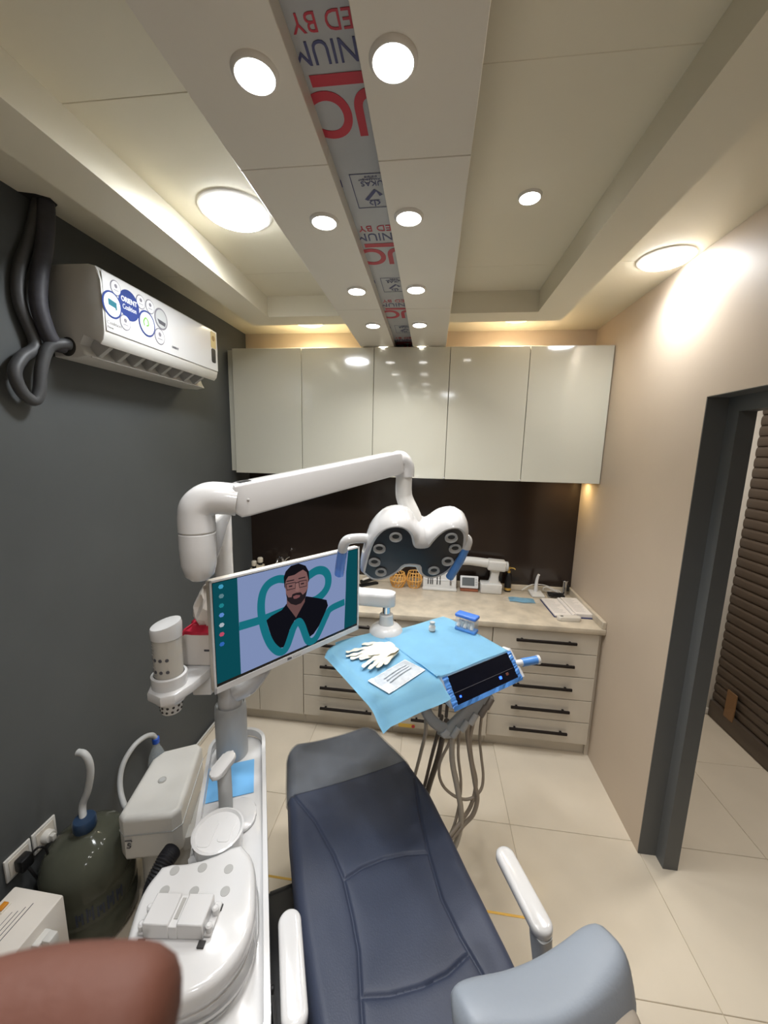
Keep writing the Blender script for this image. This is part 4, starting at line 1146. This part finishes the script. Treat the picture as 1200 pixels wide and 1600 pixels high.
# ------------------------------------------------------------ skin helper: gloves and hand
def skin_mesh(name, chains, sub=2, root=None):
    """chains: list of lists of (x,y,z,r); the first point of a chain may reuse an earlier point"""
    verts, rad, edges, idx = [], [], [], {}
    for c in chains:
        prev = None
        for x, y, z, r in c:
            key = (round(x, 5), round(y, 5), round(z, 5))
            if key not in idx:
                idx[key] = len(verts); verts.append((x, y, z)); rad.append(r)
            i = idx[key]
            if prev is not None: edges.append((prev, i))
            prev = i
    me = bpy.data.meshes.new(name + '_skel'); me.from_pydata(verts, edges, [])
    ob = bpy.data.objects.new(name + '_skel', me); C.objects.link(ob)
    md = ob.modifiers.new('skin', 'SKIN')
    lay = me.skin_vertices[0].data if me.skin_vertices else None
    if lay is None:
        bm_ = bmesh.new(); bm_.from_mesh(me); bm_.verts.layers.skin.verify(); bm_.to_mesh(me); bm_.free(); lay = me.skin_vertices[0].data
    for i, v in enumerate(lay): v.radius = (rad[i], rad[i]); v.use_root = (i == 0)
    sb = ob.modifiers.new('sub', 'SUBSURF'); sb.levels = sub; sb.render_levels = sub
    dg = bpy.context.evaluated_depsgraph_get()
    out = bpy.data.meshes.new_from_object(ob.evaluated_get(dg))
    bpy.data.objects.remove(ob)
    return out
def glove(name, label, tips, wrist, palm, z0, flat, zs):
    ch_ = [[(*wrist, 0, .030), (*palm, 0, .032)]]
    for (tx, ty), (kx, ky) in tips:
        mxp = ((tx + kx) / 2 + random.uniform(-.004, .004), (ty + ky) / 2 + random.uniform(-.004, .004))
        ch_.append([(*palm, 0, .032), (kx, ky, .004, .012), (*mxp, .002, .0095), (tx, ty, 0, .008)])
    me = skin_mesh(name, ch_)
    for v in me.vertices:
        v.co.z = z0 + max(-.0005, (v.co.z * flat) + .007 + .0025 * math.sin(v.co.x * 150 + zs) * math.sin(v.co.y * 130))
    for p in me.polygons: p.use_smooth = True
    me.materials.clear(); me.materials.append(M_latex)
    o = bpy.data.objects.new(name, me); C.objects.link(o); o.matrix_basis = TM.copy()
    tag(o, label, 'glove', 'latex gloves on the tray'); return o
glove('latex_glove', 'crumpled white latex glove on the blue sheet, fingers pointing to the monitor', [((-.305, .175), (-.215, .160)), ((-.318, .150), (-.218, .140)), ((-.312, .125), (-.218, .122)), ((-.285, .104), (-.215, .106)), ((-.22, .20), (-.17, .18))], (-.105, .125), (-.17, .140), .0968, .26, 0)
glove('latex_glove', 'crumpled white latex glove lying across the first, fingers towards the silver pouch', [((-.305, .045), (-.225, .075)), ((-.292, .022), (-.215, .060)), ((-.262, .012), (-.20, .050)), ((-.225, .015), (-.18, .050)), ((-.245, .105), (-.20, .10))], (-.112, .100), (-.165, .080), .103, .24, 2)
# silver sterilised pouch
po = thing('sterile_pouch', 'silver and white sealed instrument pouch on the front of the blue sheet', 'pouch', tuple(TM @ Vector((-.215, -.05, .0975))), RT + R(14))
b = BM(); nx, ny = 24, 12
g = [[b.verts.new((-.095 + .19 * i / nx, -.046 + .092 * j / ny, .004 + .008 * math.sin(PI * i / nx) ** .5 * math.sin(PI * j / ny) ** .7 + random.uniform(-.0008, .0008))) for i in range(nx + 1)] for j in range(ny + 1)]
for j in range(ny):
    for i in range(nx): b.faces.new((g[j][i], g[j][i + 1], g[j + 1][i + 1], g[j + 1][i]))
obj('clear_face', b, M_pouch, po)
b = BM(); bx(b, -.098, .098, -.049, .049, .002, .0036, .001, 1); bx(b, -.099, -.078, -.05, .05, .0035, .006, .001, 1); obj('paper_back', b, M_pouchw, po)
for k in range(3):
    b = BM(); tube(b, [(-.06, -.018 + k * .014, .013), (.0, -.014 + k * .013, .0145), (.06, -.012 + k * .012, .012)], .002, 6); obj('instrument', b, M_pouch, po)
# vial and burr box
vi = thing('vial', 'tiny clear glass vial standing on the blue tray sheet', 'vial', tuple(TM @ Vector((.110, .150, .0997))))
b = BM(); lathe(b, [(.013, 0), (.014, .002), (.014, .024), (.010, .030), (.010, .034)], 20); obj('glass_body', b, clear('vial_glass', (225, 225, 220), .5), vi)
b = BM(); lathe(b, [(.0145, .006), (.0145, .020)], 20); obj('paper_label', b, M_page, vi)
b = BM(); lathe(b, [(.011, .032), (.0115, .034), (.0115, .042), (.009, .043)], 20); obj('cap', b, M_lgrey, vi)
bb = thing('cotton_box', 'clear and blue hinged plastic box with cotton rolls on the tray', 'box', tuple(TM @ Vector((.245, .075, .0992))), RT - R(70))
b = BM(); bx(b, -.048, .048, -.022, .022, 0, .014, .004, 2); obj('base', b, M_bluefilm2, bb)
b = BM(); bx(b, -.047, .047, -.021, .021, .012, .062, .004, 2); obj('clear_wall', b, M_glass, bb)
b = BM(); bx(b, -.050, .050, -.024, .024, .062, .078, .006, 3); obj('lid', b, mat('blue_plastic_lid', (74, 120, 208), .3), bb)
for k in range(5):
    b = BM(); tube(b, [(-.036 + k * .016, -.012 + (k % 2) * .012, .016), (-.030 + k * .014, .004 - (k % 2) * .010, .045)], .008, 10, smooth=False); obj('cotton_roll', b, M_page, bb)

# ------------------------------------------------------------ things on the worktop
Zt = ZT + .0006
sg = thing('stapler', 'black and white desk stapler on the worktop behind the monitor', 'stapler', (-.435, 2.735, Zt), R(38))
b = BM(); bx(b, -.075, .075, -.02, .02, 0, .016, .005, 2); obj('base', b, M_black, sg)
b = BM(); bx(b, -.07, .07, -.017, .017, -.012, .014, .006, 2, Matrix.Translation((0, 0, .042)) @ Matrix.Rotation(R(-9), 4, 'Y')); obj('arm', b, M_black, sg)
b = BM(); bx(b, -.055, .06, -.012, .012, .012, .022, .004, 2, Matrix.Translation((0, 0, .042)) @ Matrix.Rotation(R(-9), 4, 'Y')); obj('top_cover', b, M_offw, sg)
def basket(x, y, r, h, tilt, label):
    t = thing('wire_basket', label, 'basket', (x, y, Zt), 0, 'amber wire baskets')
    for k in range(14):
        a = 2 * PI * k / 14
        b = BM(); tube(b, [(r * .72 * math.cos(a), r * .72 * math.sin(a), .003), (r * 1.02 * math.cos(a + tilt * .5), r * 1.02 * math.sin(a + tilt * .5), h * .5), (r * .8 * math.cos(a + tilt), r * .8 * math.sin(a + tilt), h)], .0042, 6); obj('rib', b, M_orange, t)
    for zz, rr in ((.004, .73), (h * .5, 1.02), (h, .80)):
        b = BM(); tube(b, [(r * rr * math.cos(2 * PI * i / 24), r * rr * math.sin(2 * PI * i / 24), zz) for i in range(25)], .004, 6, smooth=False); obj('hoop', b, M_orange, t)
basket(-.215, 2.755, .058, .105, .8, 'left amber wire basket with slanting ribs on the worktop')
basket(-.093, 2.765, .056, .115, .0, 'right amber wire basket with upright ribs beside the instrument case')
ic = thing('instrument_case', 'open white case holding a row of black instruments on the worktop', 'case', (.096, 2.755, Zt))
Mi = Matrix.Rotation(R(-24), 4, 'X')
b = BM(); bx(b, -.124, .124, -.012, .012, .0, .155, .006, 2, Mi @ Matrix.Translation((0, 0, .01))); obj('tray', b, M_white2, ic)
b = BM(); bx(b, -.126, .126, -.045, .05, .0, .014, .004, 2); obj('foot', b, M_white2, ic)
for x, w, h, m in ((-.085, .006, .085, M_black), (-.066, .006, .085, M_black), (-.052, .006, .06, M_black), (-.018, .006, .10, M_black), (.004, .006, .10, M_black), (.082, .012, .07, M_chrome)):
    b = BM(); tube(b, [Mi @ Vector((x, -.014, .03)), Mi @ Vector((x, -.014, .03 + h))], w * .62, 10, smooth=False); obj('instrument', b, m, ic)
for zz in (.05, .095):
    b = BM(); bx(b, -.112, .112, -.0165, -.012, zz, zz + .008, .001, 1, Mi @ Matrix.Translation((0, 0, .01))); obj('holder_strip', b, M_white, ic)
sd_ = thing('display_unit', 'small white display unit with a grey screen on a reddish wood block', 'display', (.313, 2.765, Zt))
b = BM(); bx(b, -.064, .064, -.03, .04, 0, .016, .003, 2); obj('wood_block', b, M_wood, sd_)
Md = Matrix.Translation((0, -.01, .018)) @ Matrix.Rotation(R(-22), 4, 'X')
b = BM(); bx(b, -.066, .066, -.012, .012, 0, .092, .006, 3, Md); obj('housing', b, M_white, sd_)
b = BM(); bx(b, -.052, .038, -.0135, -.012, .018, .078, .001, 1, Md); obj('screen', b, mat('grey_lcd', (92, 96, 98), .25), sd_)
for k in range(3):
    b = BM(); bx(b, .045, .057, -.0135, -.012, .024 + k * .018, .034 + k * .018, .001, 1, Md); obj('key', b, M_lgrey, sd_)
xg = thing('bench_device', 'white bench device with a boxy foot and a long swivelling head', 'device', (.468, 2.765, Zt))
b = BM(); bx(b, -.075, .075, -.05, .05, 0, .072, .008, 3); obj('foot', b, M_white2, xg)
b = BM()
loft(b, [[Vector((x + dx, y, z)) for x, y in rrect(-w, w, -.025, .025, .01, 3)] for w, z, dx in ((.05, .07, .02), (.034, .085, .02), (.028, .12, .022), (.032, .16, .024), (.046, .178, .024))])
obj('column', b, M_white2, xg)
b = BM(); bx(b, -.045, .085, -.045, .045, .17, .245, .014, 3, Matrix.Rotation(R(3), 4, 'Y')); obj('head', b, M_white2, xg)
b = BM(); tube(b, [(-.03, 0, .215), (-.10, 0, .222), (-.17, 0, .226), (-.22, 0, .222)], lambda t: .034 - .004 * t, 18); obj('head_tube', b, M_white2, xg)
b = BM(); lathe(b, [(.03, 0), (.036, .01), (.034, .03)], 20, frame((.083, 0, .20), (0, 1, 0), (0, 0, 1), (1, 0, 0))); obj('end_cap', b, M_lgrey, xg)
bt = thing('soap_bottle', 'tall black bottle with a golden pump beside the white bench device', 'bottle', (.598, 2.80, Zt))
b = BM(); lathe(b, [(.022, 0), (.024, .004), (.024, .125), (.016, .14), (.012, .145)], 24); obj('body', b, M_black, bt)
b = BM(); lathe(b, [(.0245, .012), (.0245, .03)], 24); obj('gold_label', b, M_gold, bt)
b = BM(); lathe(b, [(.013, .143), (.013, .158), (.006, .16), (.006, .175), (.016, .177), (.016, .184)], 16); obj('pump', b, M_gold, bt)
b = BM(); tube(b, [(0, 0, .18), (.03, -.012, .182), (.042, -.018, .174)], .004, 8); obj('nozzle', b, M_gold, bt)
mk = BM()
nx, ny = 18, 10
g = [[mk.verts.new((-.085 + .17 * i / nx, -.04 + .08 * j / ny + .006 * math.sin(i * .5), .004 + .014 * math.sin(PI * i / nx) * math.sin(PI * j / ny) + .0025 * (j % 2))) for i in range(nx + 1)] for j in range(ny + 1)]
for j in range(ny):
    for i in range(nx): mk.faces.new((g[j][i], g[j][i + 1], g[j + 1][i + 1], g[j + 1][i]))
bmesh.ops.solidify(mk, geom=list(mk.faces), thickness=.0012)
mt = thing('face_mask', 'pale blue pleated face mask lying on the worktop', 'face mask', (.662, 2.628, Zt), R(-3))
obj('mask_body', mk, M_mask, mt)
b = BM(); tube(b, [(-.08, .03, .003), (-.115, .02, .002), (-.118, -.015, .002), (-.08, -.03, .003)], .0013, 6); tube(b, [(.08, .03, .003), (.112, .022, .002), (.114, -.012, .002), (.08, -.03, .003)], .0013, 6); o = obj('ear_loops', b, M_page, mt)
lc = thing('curing_light', 'white curing light standing upright in its charging base', 'curing light', (.795, 2.775, Zt))
b = BM(); bx(b, -.045, .045, -.075, .05, 0, .018, .006, 3); obj('charging_base', b, M_white2, lc)
b = BM(); tube(b, [(.0, .01, .016), (.0, .01, .06), (.002, .01, .10), (.008, .008, .135), (.012, .004, .148)], lambda t: .014 - .006 * t, 14); obj('light_body', b, M_white, lc)
cb = BM(); tube(cb, [(.70 + .0, 2.80, .885), (.73, 2.815, .90), (.78, 2.825, .925), (.86, 2.815, .93), (.92, 2.80, .91), (.96, 2.79, .885), (.93, 2.775, .90), (.87, 2.79, .925), (.85, 2.80, .90), (.89, 2.81, .885), (.95, 2.805, .90), (.985, 2.79, .88)], .0032, 8, 8)
o = obj('coiled_cable', cb, M_white2); tag(o, 'loosely coiled thin white cable behind the curing light', 'cable')
rt = thing('dark_stand', 'flat dark tablet-like stand lying in front of the coiled cable', 'stand', (.925, 2.745, Zt), R(-6))
b = BM(); bx(b, -.055, .055, -.035, .035, .012, .022, .003, 2, Matrix.Rotation(R(4), 4, 'X')); obj('plate', b, M_black, rt)
for sx in (-.045, .045):
    b = BM(); bx(b, sx - .006, sx + .006, -.03, .03, 0, .014, .002, 1); obj('foot', b, M_lgrey, rt)
gl = thing('metal_tumbler', 'slim chrome and black holder in the corner by the beige wall', 'holder', (1.0, 2.80, Zt))
b = BM(); lathe(b, [(.018, 0), (.02, .003), (.014, .02), (.016, .10), (.02, .105), (.018, .108), (.0, .104)], 20); obj('body', b, M_chrome, gl)
b = BM(); bx(b, .012, .03, -.012, .012, .03, .075, .003, 2); obj('black_clip', b, M_black, gl)
nb = thing('notebook', 'open ring notebook with written pages and navy cover on the worktop', 'book', (.925, 2.53, Zt), R(2))
b = BM(); bx(b, -.125, .012, -.145, .145, 0, .004, .001, 1); bx(b, .012, .118, -.145, .145, 0, .004, .001, 1); obj('cover', b, M_cover, nb)
b = BM(); bx(b, -.120, -.012, -.142, .14, .004, .015, .002, 1); obj('left_pages', b, M_page, nb)
b = BM(); bx(b, .010, .122, -.135, .14, .004, .028, .002, 1); obj('right_pages', b, M_page, nb)
b = BM(); tube(b, [(0, -.14, .014), (0, .14, .014)], .011, 12, smooth=False); obj('spine', b, M_page, nb)
b = BM()
for k in range(11):
    y = .11 - k * .021
    bx(b, -.112, -.112 + random.uniform(.05, .09), y, y + .003, .0151, .0154); bx(b, .022, .022 + random.uniform(.04, .085), y, y + .003, .0281, .0284)
o = obj('written_lines', b, M_print, nb, smooth=False); o['kind'] = 'stuff'
hs = thing('cordless_handset', 'small white cordless handset lying in front of the notebook', 'handset', (.882, 2.350, Zt), R(4))
b = BM(); prism(b, rrect(-.07, .07, -.022, .022, .018, 6), 0, .026, None, .007, 3); obj('body', b, M_offw, hs)
b = BM(); prism(b, rrect(-.052, -.034, -.006, .006, .004), .0262, .0268); obj('button', b, M_black, hs, smooth=False)
for x, lab, h in ((-1.335, 'cream topped bottle nearest the dark grey corner', .135), (-1.285, 'square beige bottle with cream cap behind the monitor', .165)):
    t = thing('bottle', lab, 'bottle', (x, 2.715, Zt), R(12), 'bottles in the corner')
    b = BM(); prism(b, rrect(-.03, .03, -.025, .025, .012), 0, h - .05, None, .006, 3); obj('body', b, mat('beige_bottle', (206, 192, 166), .4), t)
    b = BM(); lathe(b, [(.016, h - .052), (.016, h - .03), (.012, h - .03)], 18); obj('neck', b, M_black, t)
    b = BM(); lathe(b, [(.019, h - .03), (.021, h - .026), (.021, h + .002), (.015, h + .008)], 18); obj('cap', b, mat('cream_cap', (224, 214, 194), .4), t)
fc = thing('faucet', 'chrome faucet rising behind the top edge of the monitor', 'faucet', (-1.13, 2.79, Zt))
b = BM(); lathe(b, [(.026, 0), (.026, .012), (.014, .016), (.014, .12)], 20); obj('body', b, M_chrome, fc)
b = BM(); tube(b, [(0, 0, .10), (0, -.01, .15), (.0, -.05, .18), (0, -.10, .175), (0, -.13, .15)], .011, 12); obj('spout', b, M_chrome, fc)
b = BM(); tube(b, [(0, 0, .12), (.03, .0, .155), (.055, 0, .17)], .006, 10); obj('lever', b, M_chrome, fc)

# ------------------------------------------------------------ left wall corner: jug, bottle, sockets, box
JX, JY = -1.262, 1.105
jg = thing('water_jug', 'large smoky green water jug with blue cap standing by the wall sockets', 'water jug', (JX, JY, 0))
b = BM(); lathe(b, [(.10, .002), (.135, .008), (.148, .03), (.149, .12), (.143, .135), (.149, .15), (.149, .22), (.143, .235), (.149, .25), (.149, .305), (.143, .335), (.122, .372), (.085, .398), (.05, .412), (.034, .42), (.032, .45), (.029, .452)], 48); obj('body', b, M_tealbottle, jg, angle=60)
b = BM(); lathe(b, [(.036, .425), (.038, .43), (.038, .462), (.034, .468), (.014, .469)], 24); obj('cap', b, mat('navy_cap', (38, 58, 84), .35), jg)
text_mesh('jug_lettering', 'PURE', .07, mat('jug_print', (46, 54, 74), .5), jg, frame((.118, -.094, .20), Vector((.62, .78, 0)).normalized(), (0, 0, 1), Vector((.78, -.62, 0)).normalized())) if False else None
b = BM()
for k, (a0_, hgt) in enumerate(((-62, .05), (-50, .06), (-38, .045), (-26, .06), (-14, .05))):
    for seg_ in range(3):
        a1_ = R(a0_ + seg_ * 3.2)
        P0 = Vector((.1496 * math.cos(a1_), .1496 * math.sin(a1_), .165 + (.0 if seg_ != 1 else .02))); 
        nrm = Vector((math.cos(a1_), math.sin(a1_), 0)); tg = Vector((-math.sin(a1_), math.cos(a1_), 0))
        bx(b, -.003, .003, 0, hgt * (1 if seg_ != 1 else .5), 0, .0006, 0, 1, frame(P0, tg, (0, 0, 1), nrm))
o = obj('faded_lettering', b, mat('jug_print', (40, 48, 66), .5), jg, smooth=False); o['kind'] = 'stuff'
b = BM(); bx(b, -.012, .012, -.009, .009, 0, .0006, 0, 1, frame((.147 * math.cos(R(-52)), .147 * math.sin(R(-52)), .06), (-math.sin(R(-52)), math.cos(R(-52)), 0), (0, 0, 1), (math.cos(R(-52)), math.sin(R(-52)), 0))); obj('orange_tag', b, M_wood, jg, smooth=False)
b = BM(); tube(b, [(JX - .005, JY + .0, .455), (-1.285, 1.125, .50), (-1.268, 1.135, .552), (-1.252, 1.14, .626), (-1.251, 1.14, .680), (-1.268, 1.14, .712), (-1.296, 1.14, .716)], .0125, 12); o = obj('filler_hose', b, M_lgrey); tag(o, 'short pale hose curving up out of the water jug', 'hose')
pb = thing('water_bottle', 'small clear plastic bottle with blue cap behind the white side housing', 'bottle', (-1.370, 1.62, 0))
b = BM(); lathe(b, [(.03, .002), (.042, .008), (.044, .03), (.044, .23), (.040, .265), (.024, .31), (.015, .33), (.014, .35)], 28); obj('body', b, clear('pet_plastic', (200, 214, 224), .3), pb)
b = BM(); lathe(b, [(.017, .345), (.0175, .348), (.0175, .372), (.015, .375)], 20); obj('cap', b, mat('blue_cap', (44, 92, 196), .35), pb)
b = BM(); tube(b, [(-1.37, 1.62, .37), (-1.372, 1.60, .405), (-1.380, 1.56, .425), (-1.388, 1.50, .425), (-1.395, 1.44, .385), (-1.385, 1.40, .33), (-1.35, 1.365, .28), (-1.29, 1.33, .26), (-1.20, 1.31, .30)], .012, 12); o = obj('supply_hose', b, M_lgrey); tag(o, 'grey hose arching from the blue-capped bottle to the housing', 'hose')
b = BM(); tube(b, [(-.892, 1.09, .40), (-.893, 1.05, .40), (-.900, 1.015, .37), (-.910, .995, .31), (-.915, .975, .24), (-.91, .95, .15), (-.89, .93, .08)], .033, 20, 14, ribs=.12); o = obj('corrugated_hose', b, mat('black_rubber', (38, 38, 42), .45)); tag(o, 'thick black corrugated hose out of the white housing', 'hose')
def socket(y, z, lab, dark):
    t = thing('wall_socket', lab, 'socket', (XL, y, z), 0, 'wall sockets')
    b = BM(); bx(b, .0005, .009, -.044, .044, -.044, .044, .003, 2); obj('plate', b, M_white2, t)
    b = BM(); bx(b, .009, .0105, -.033, .033, -.033, .033, .002, 1); obj('insert', b, M_offw, t)
    if dark:
        b = BM(); bx(b, .01, .045, -.02, .022, -.028, .02, .006, 2); p = obj('plug', b, M_black, t)
        b = BM(); tube(b, [(.04, .0, -.02), (.055, .006, -.06), (.05, .03, -.14), (.03, .05, -.26), (.02, .06, -.38)], .005, 8); obj('cord', b, M_black, p)
        b = BM(); tube(b, [(.04, .01, .015), (.06, .03, .03), (.07, .045, .0), (.06, .05, -.08), (.03, .055, -.22)], .004, 8); obj('cord', b, M_black, p)
    else:
        b = BM(); lathe(b, [(.022, 0), (.022, .02), (.018, .026), (.0, .027)], 20, frame((.009, 0, -.004), (0, 1, 0), (0, 0, 1), (1, 0, 0))); p = obj('plug', b, M_white2, t)
        b = BM(); bx(b, .03, .05, -.008, .008, -.016, .008, .003, 2); obj('plug_grip', b, M_white2, p)
socket(.985, .397, 'white wall socket with a black plug, nearer the viewer', True)
socket(1.079, .397, 'white wall socket with a white plug, beside the jug', False)
# white electrical box at the lower left
wbx = thing('voltage_box', 'white electrical box with small print and orange switch in the lower left corner', 'electrical box', (-1.225, .79, 0))
b = BM(); bx(b, -.095, .088, -.20, .11, .06, .42, .006, 2); obj('casing', b, mat('white_enamel', (218, 212, 204), .35), wbx)
for sx in (-.07, .065):
    for sy in (-.17, .08):
        b = BM(); lathe(b, [(.012, 0), (.014, .06)], 12, Matrix.Translation((sx, sy, .002))); obj('foot', b, M_black, wbx)
b = BM(); bx(b, -.078, -.052, .035, .065, .42, .424, .001, 1); sw = obj('switch_frame', b, M_offw, wbx)
b = BM(); bx(b, -.074, -.056, .038, .062, .424, .431, .002, 1); obj('rocker', b, mat('orange_rocker', (196, 128, 40), .3), sw)
b = BM()
for k, (w, t_) in enumerate(((.06, .0022), (.085, .0022), (.11, .0026), (.05, .0016))):
    bx(b, -.012 + k * .013 if k < 3 else -.026, -.012 + k * .013 + t_ if k < 3 else -.0244, .02 - w / 2, .02 + w / 2, .4202, .4206)
o = obj('small_print', b, M_dprint, wbx, smooth=False); o['kind'] = 'stuff'
b = BM(); bx(b, -.08, -.055, -.09, -.05, .4201, .4206); obj('grey_label', b, M_lgrey, wbx, smooth=False)
b = BM(); bx(b, .088, .112, -.0, .045, .33, .385, .004, 2); so = obj('side_socket', b, M_white2, wbx)
b = BM(); bx(b, .112, .14, .01, .04, .345, .392, .004, 2); pl_ = obj('side_plug', b, M_white2, so)
b = BM(); tube(b, [(.125, .025, .35), (.127, .022, .30), (.12, .02, .2), (.11, .02, .08)], .0045, 8); obj('cord', b, M_white2, pl_)
b = BM(); prism(b, disc(0, 0, .004, n=10), 0, .0006, frame((.088, -.02, .385), (0, 1, 0), (0, 0, 1), (1, 0, 0))); obj('screw', b, M_dprint, wbx, smooth=False)
# cables along the left wall
for k, (dx, r_, m, lab) in enumerate(((.012, .006, M_white2, 'white cable lying along the foot of the dark grey wall'), (.032, .005, M_hosel, 'pale grey cable lying beside the white cable at the wall foot'))):
    b = BM(); tube(b, [(XL + dx, 1.72, .008), (XL + dx + .002, 1.95, .008), (XL + dx, 2.15, .008), (XL + dx + .004, 2.24, .008)], r_, 8); o = obj('floor_cable', b, m); tag(o, lab, 'cable', 'cables along the wall')

# ------------------------------------------------------------ the photographer's hand close to the lens
hand = skin_mesh('hand', [
    [(-.0145, -.3357, 1.712, .040), (-.0758, -.1365, 1.759, .027), (-.0932, -.0804, 1.7717, .028)],
    [(-.0932, -.0804, 1.7717, .028), (-.1074, -.0276, 1.7932, .0125), (-.0816, .0227, 1.8005, .0108), (-.0549, .0353, 1.8012, .0098), (-.0330, .0391, 1.8014, .0092)],
    [(-.0932, -.0804, 1.7717, .028), (-.1091, -.0347, 1.776, .0118), (-.0771, .0112, 1.7579, .0098), (-.0536, .0088, 1.7573, .009), (-.0321, -.0031, 1.7621, .008)],
    [(-.0932, -.0804, 1.7717, .028), (-.1056, -.0431, 1.7592, .011), (-.0773, 0, 1.7394, .0092), (-.0546, -.0037, 1.738, .0085), (-.035, -.0166, 1.7439, .0075)],
    [(-.0932, -.0804, 1.7717, .028), (-.099, -.0528, 1.7448, .010), (-.0799, -.017, 1.7248, .0082), (-.0591, -.0211, 1.7223, .0075), (-.043, -.0305, 1.7275, .0066)],
    [(-.0932, -.0804, 1.7717, .028), (-.064, -.0746, 1.7852, .0125), (-.0361, -.0588, 1.7991, .0105), (-.0127, -.0451, 1.803, .0085)]])
for p in hand.polygons: p.use_smooth = True
hand.materials.clear(); hand.materials.append(M_skin)
hand.transform(Matrix.Translation((0, 0, -.0022)))
ho_ = bpy.data.objects.new('hand', hand); C.objects.link(ho_)
tag(ho_, 'blurred brown finger of the photographer across the lower left corner', 'hand')
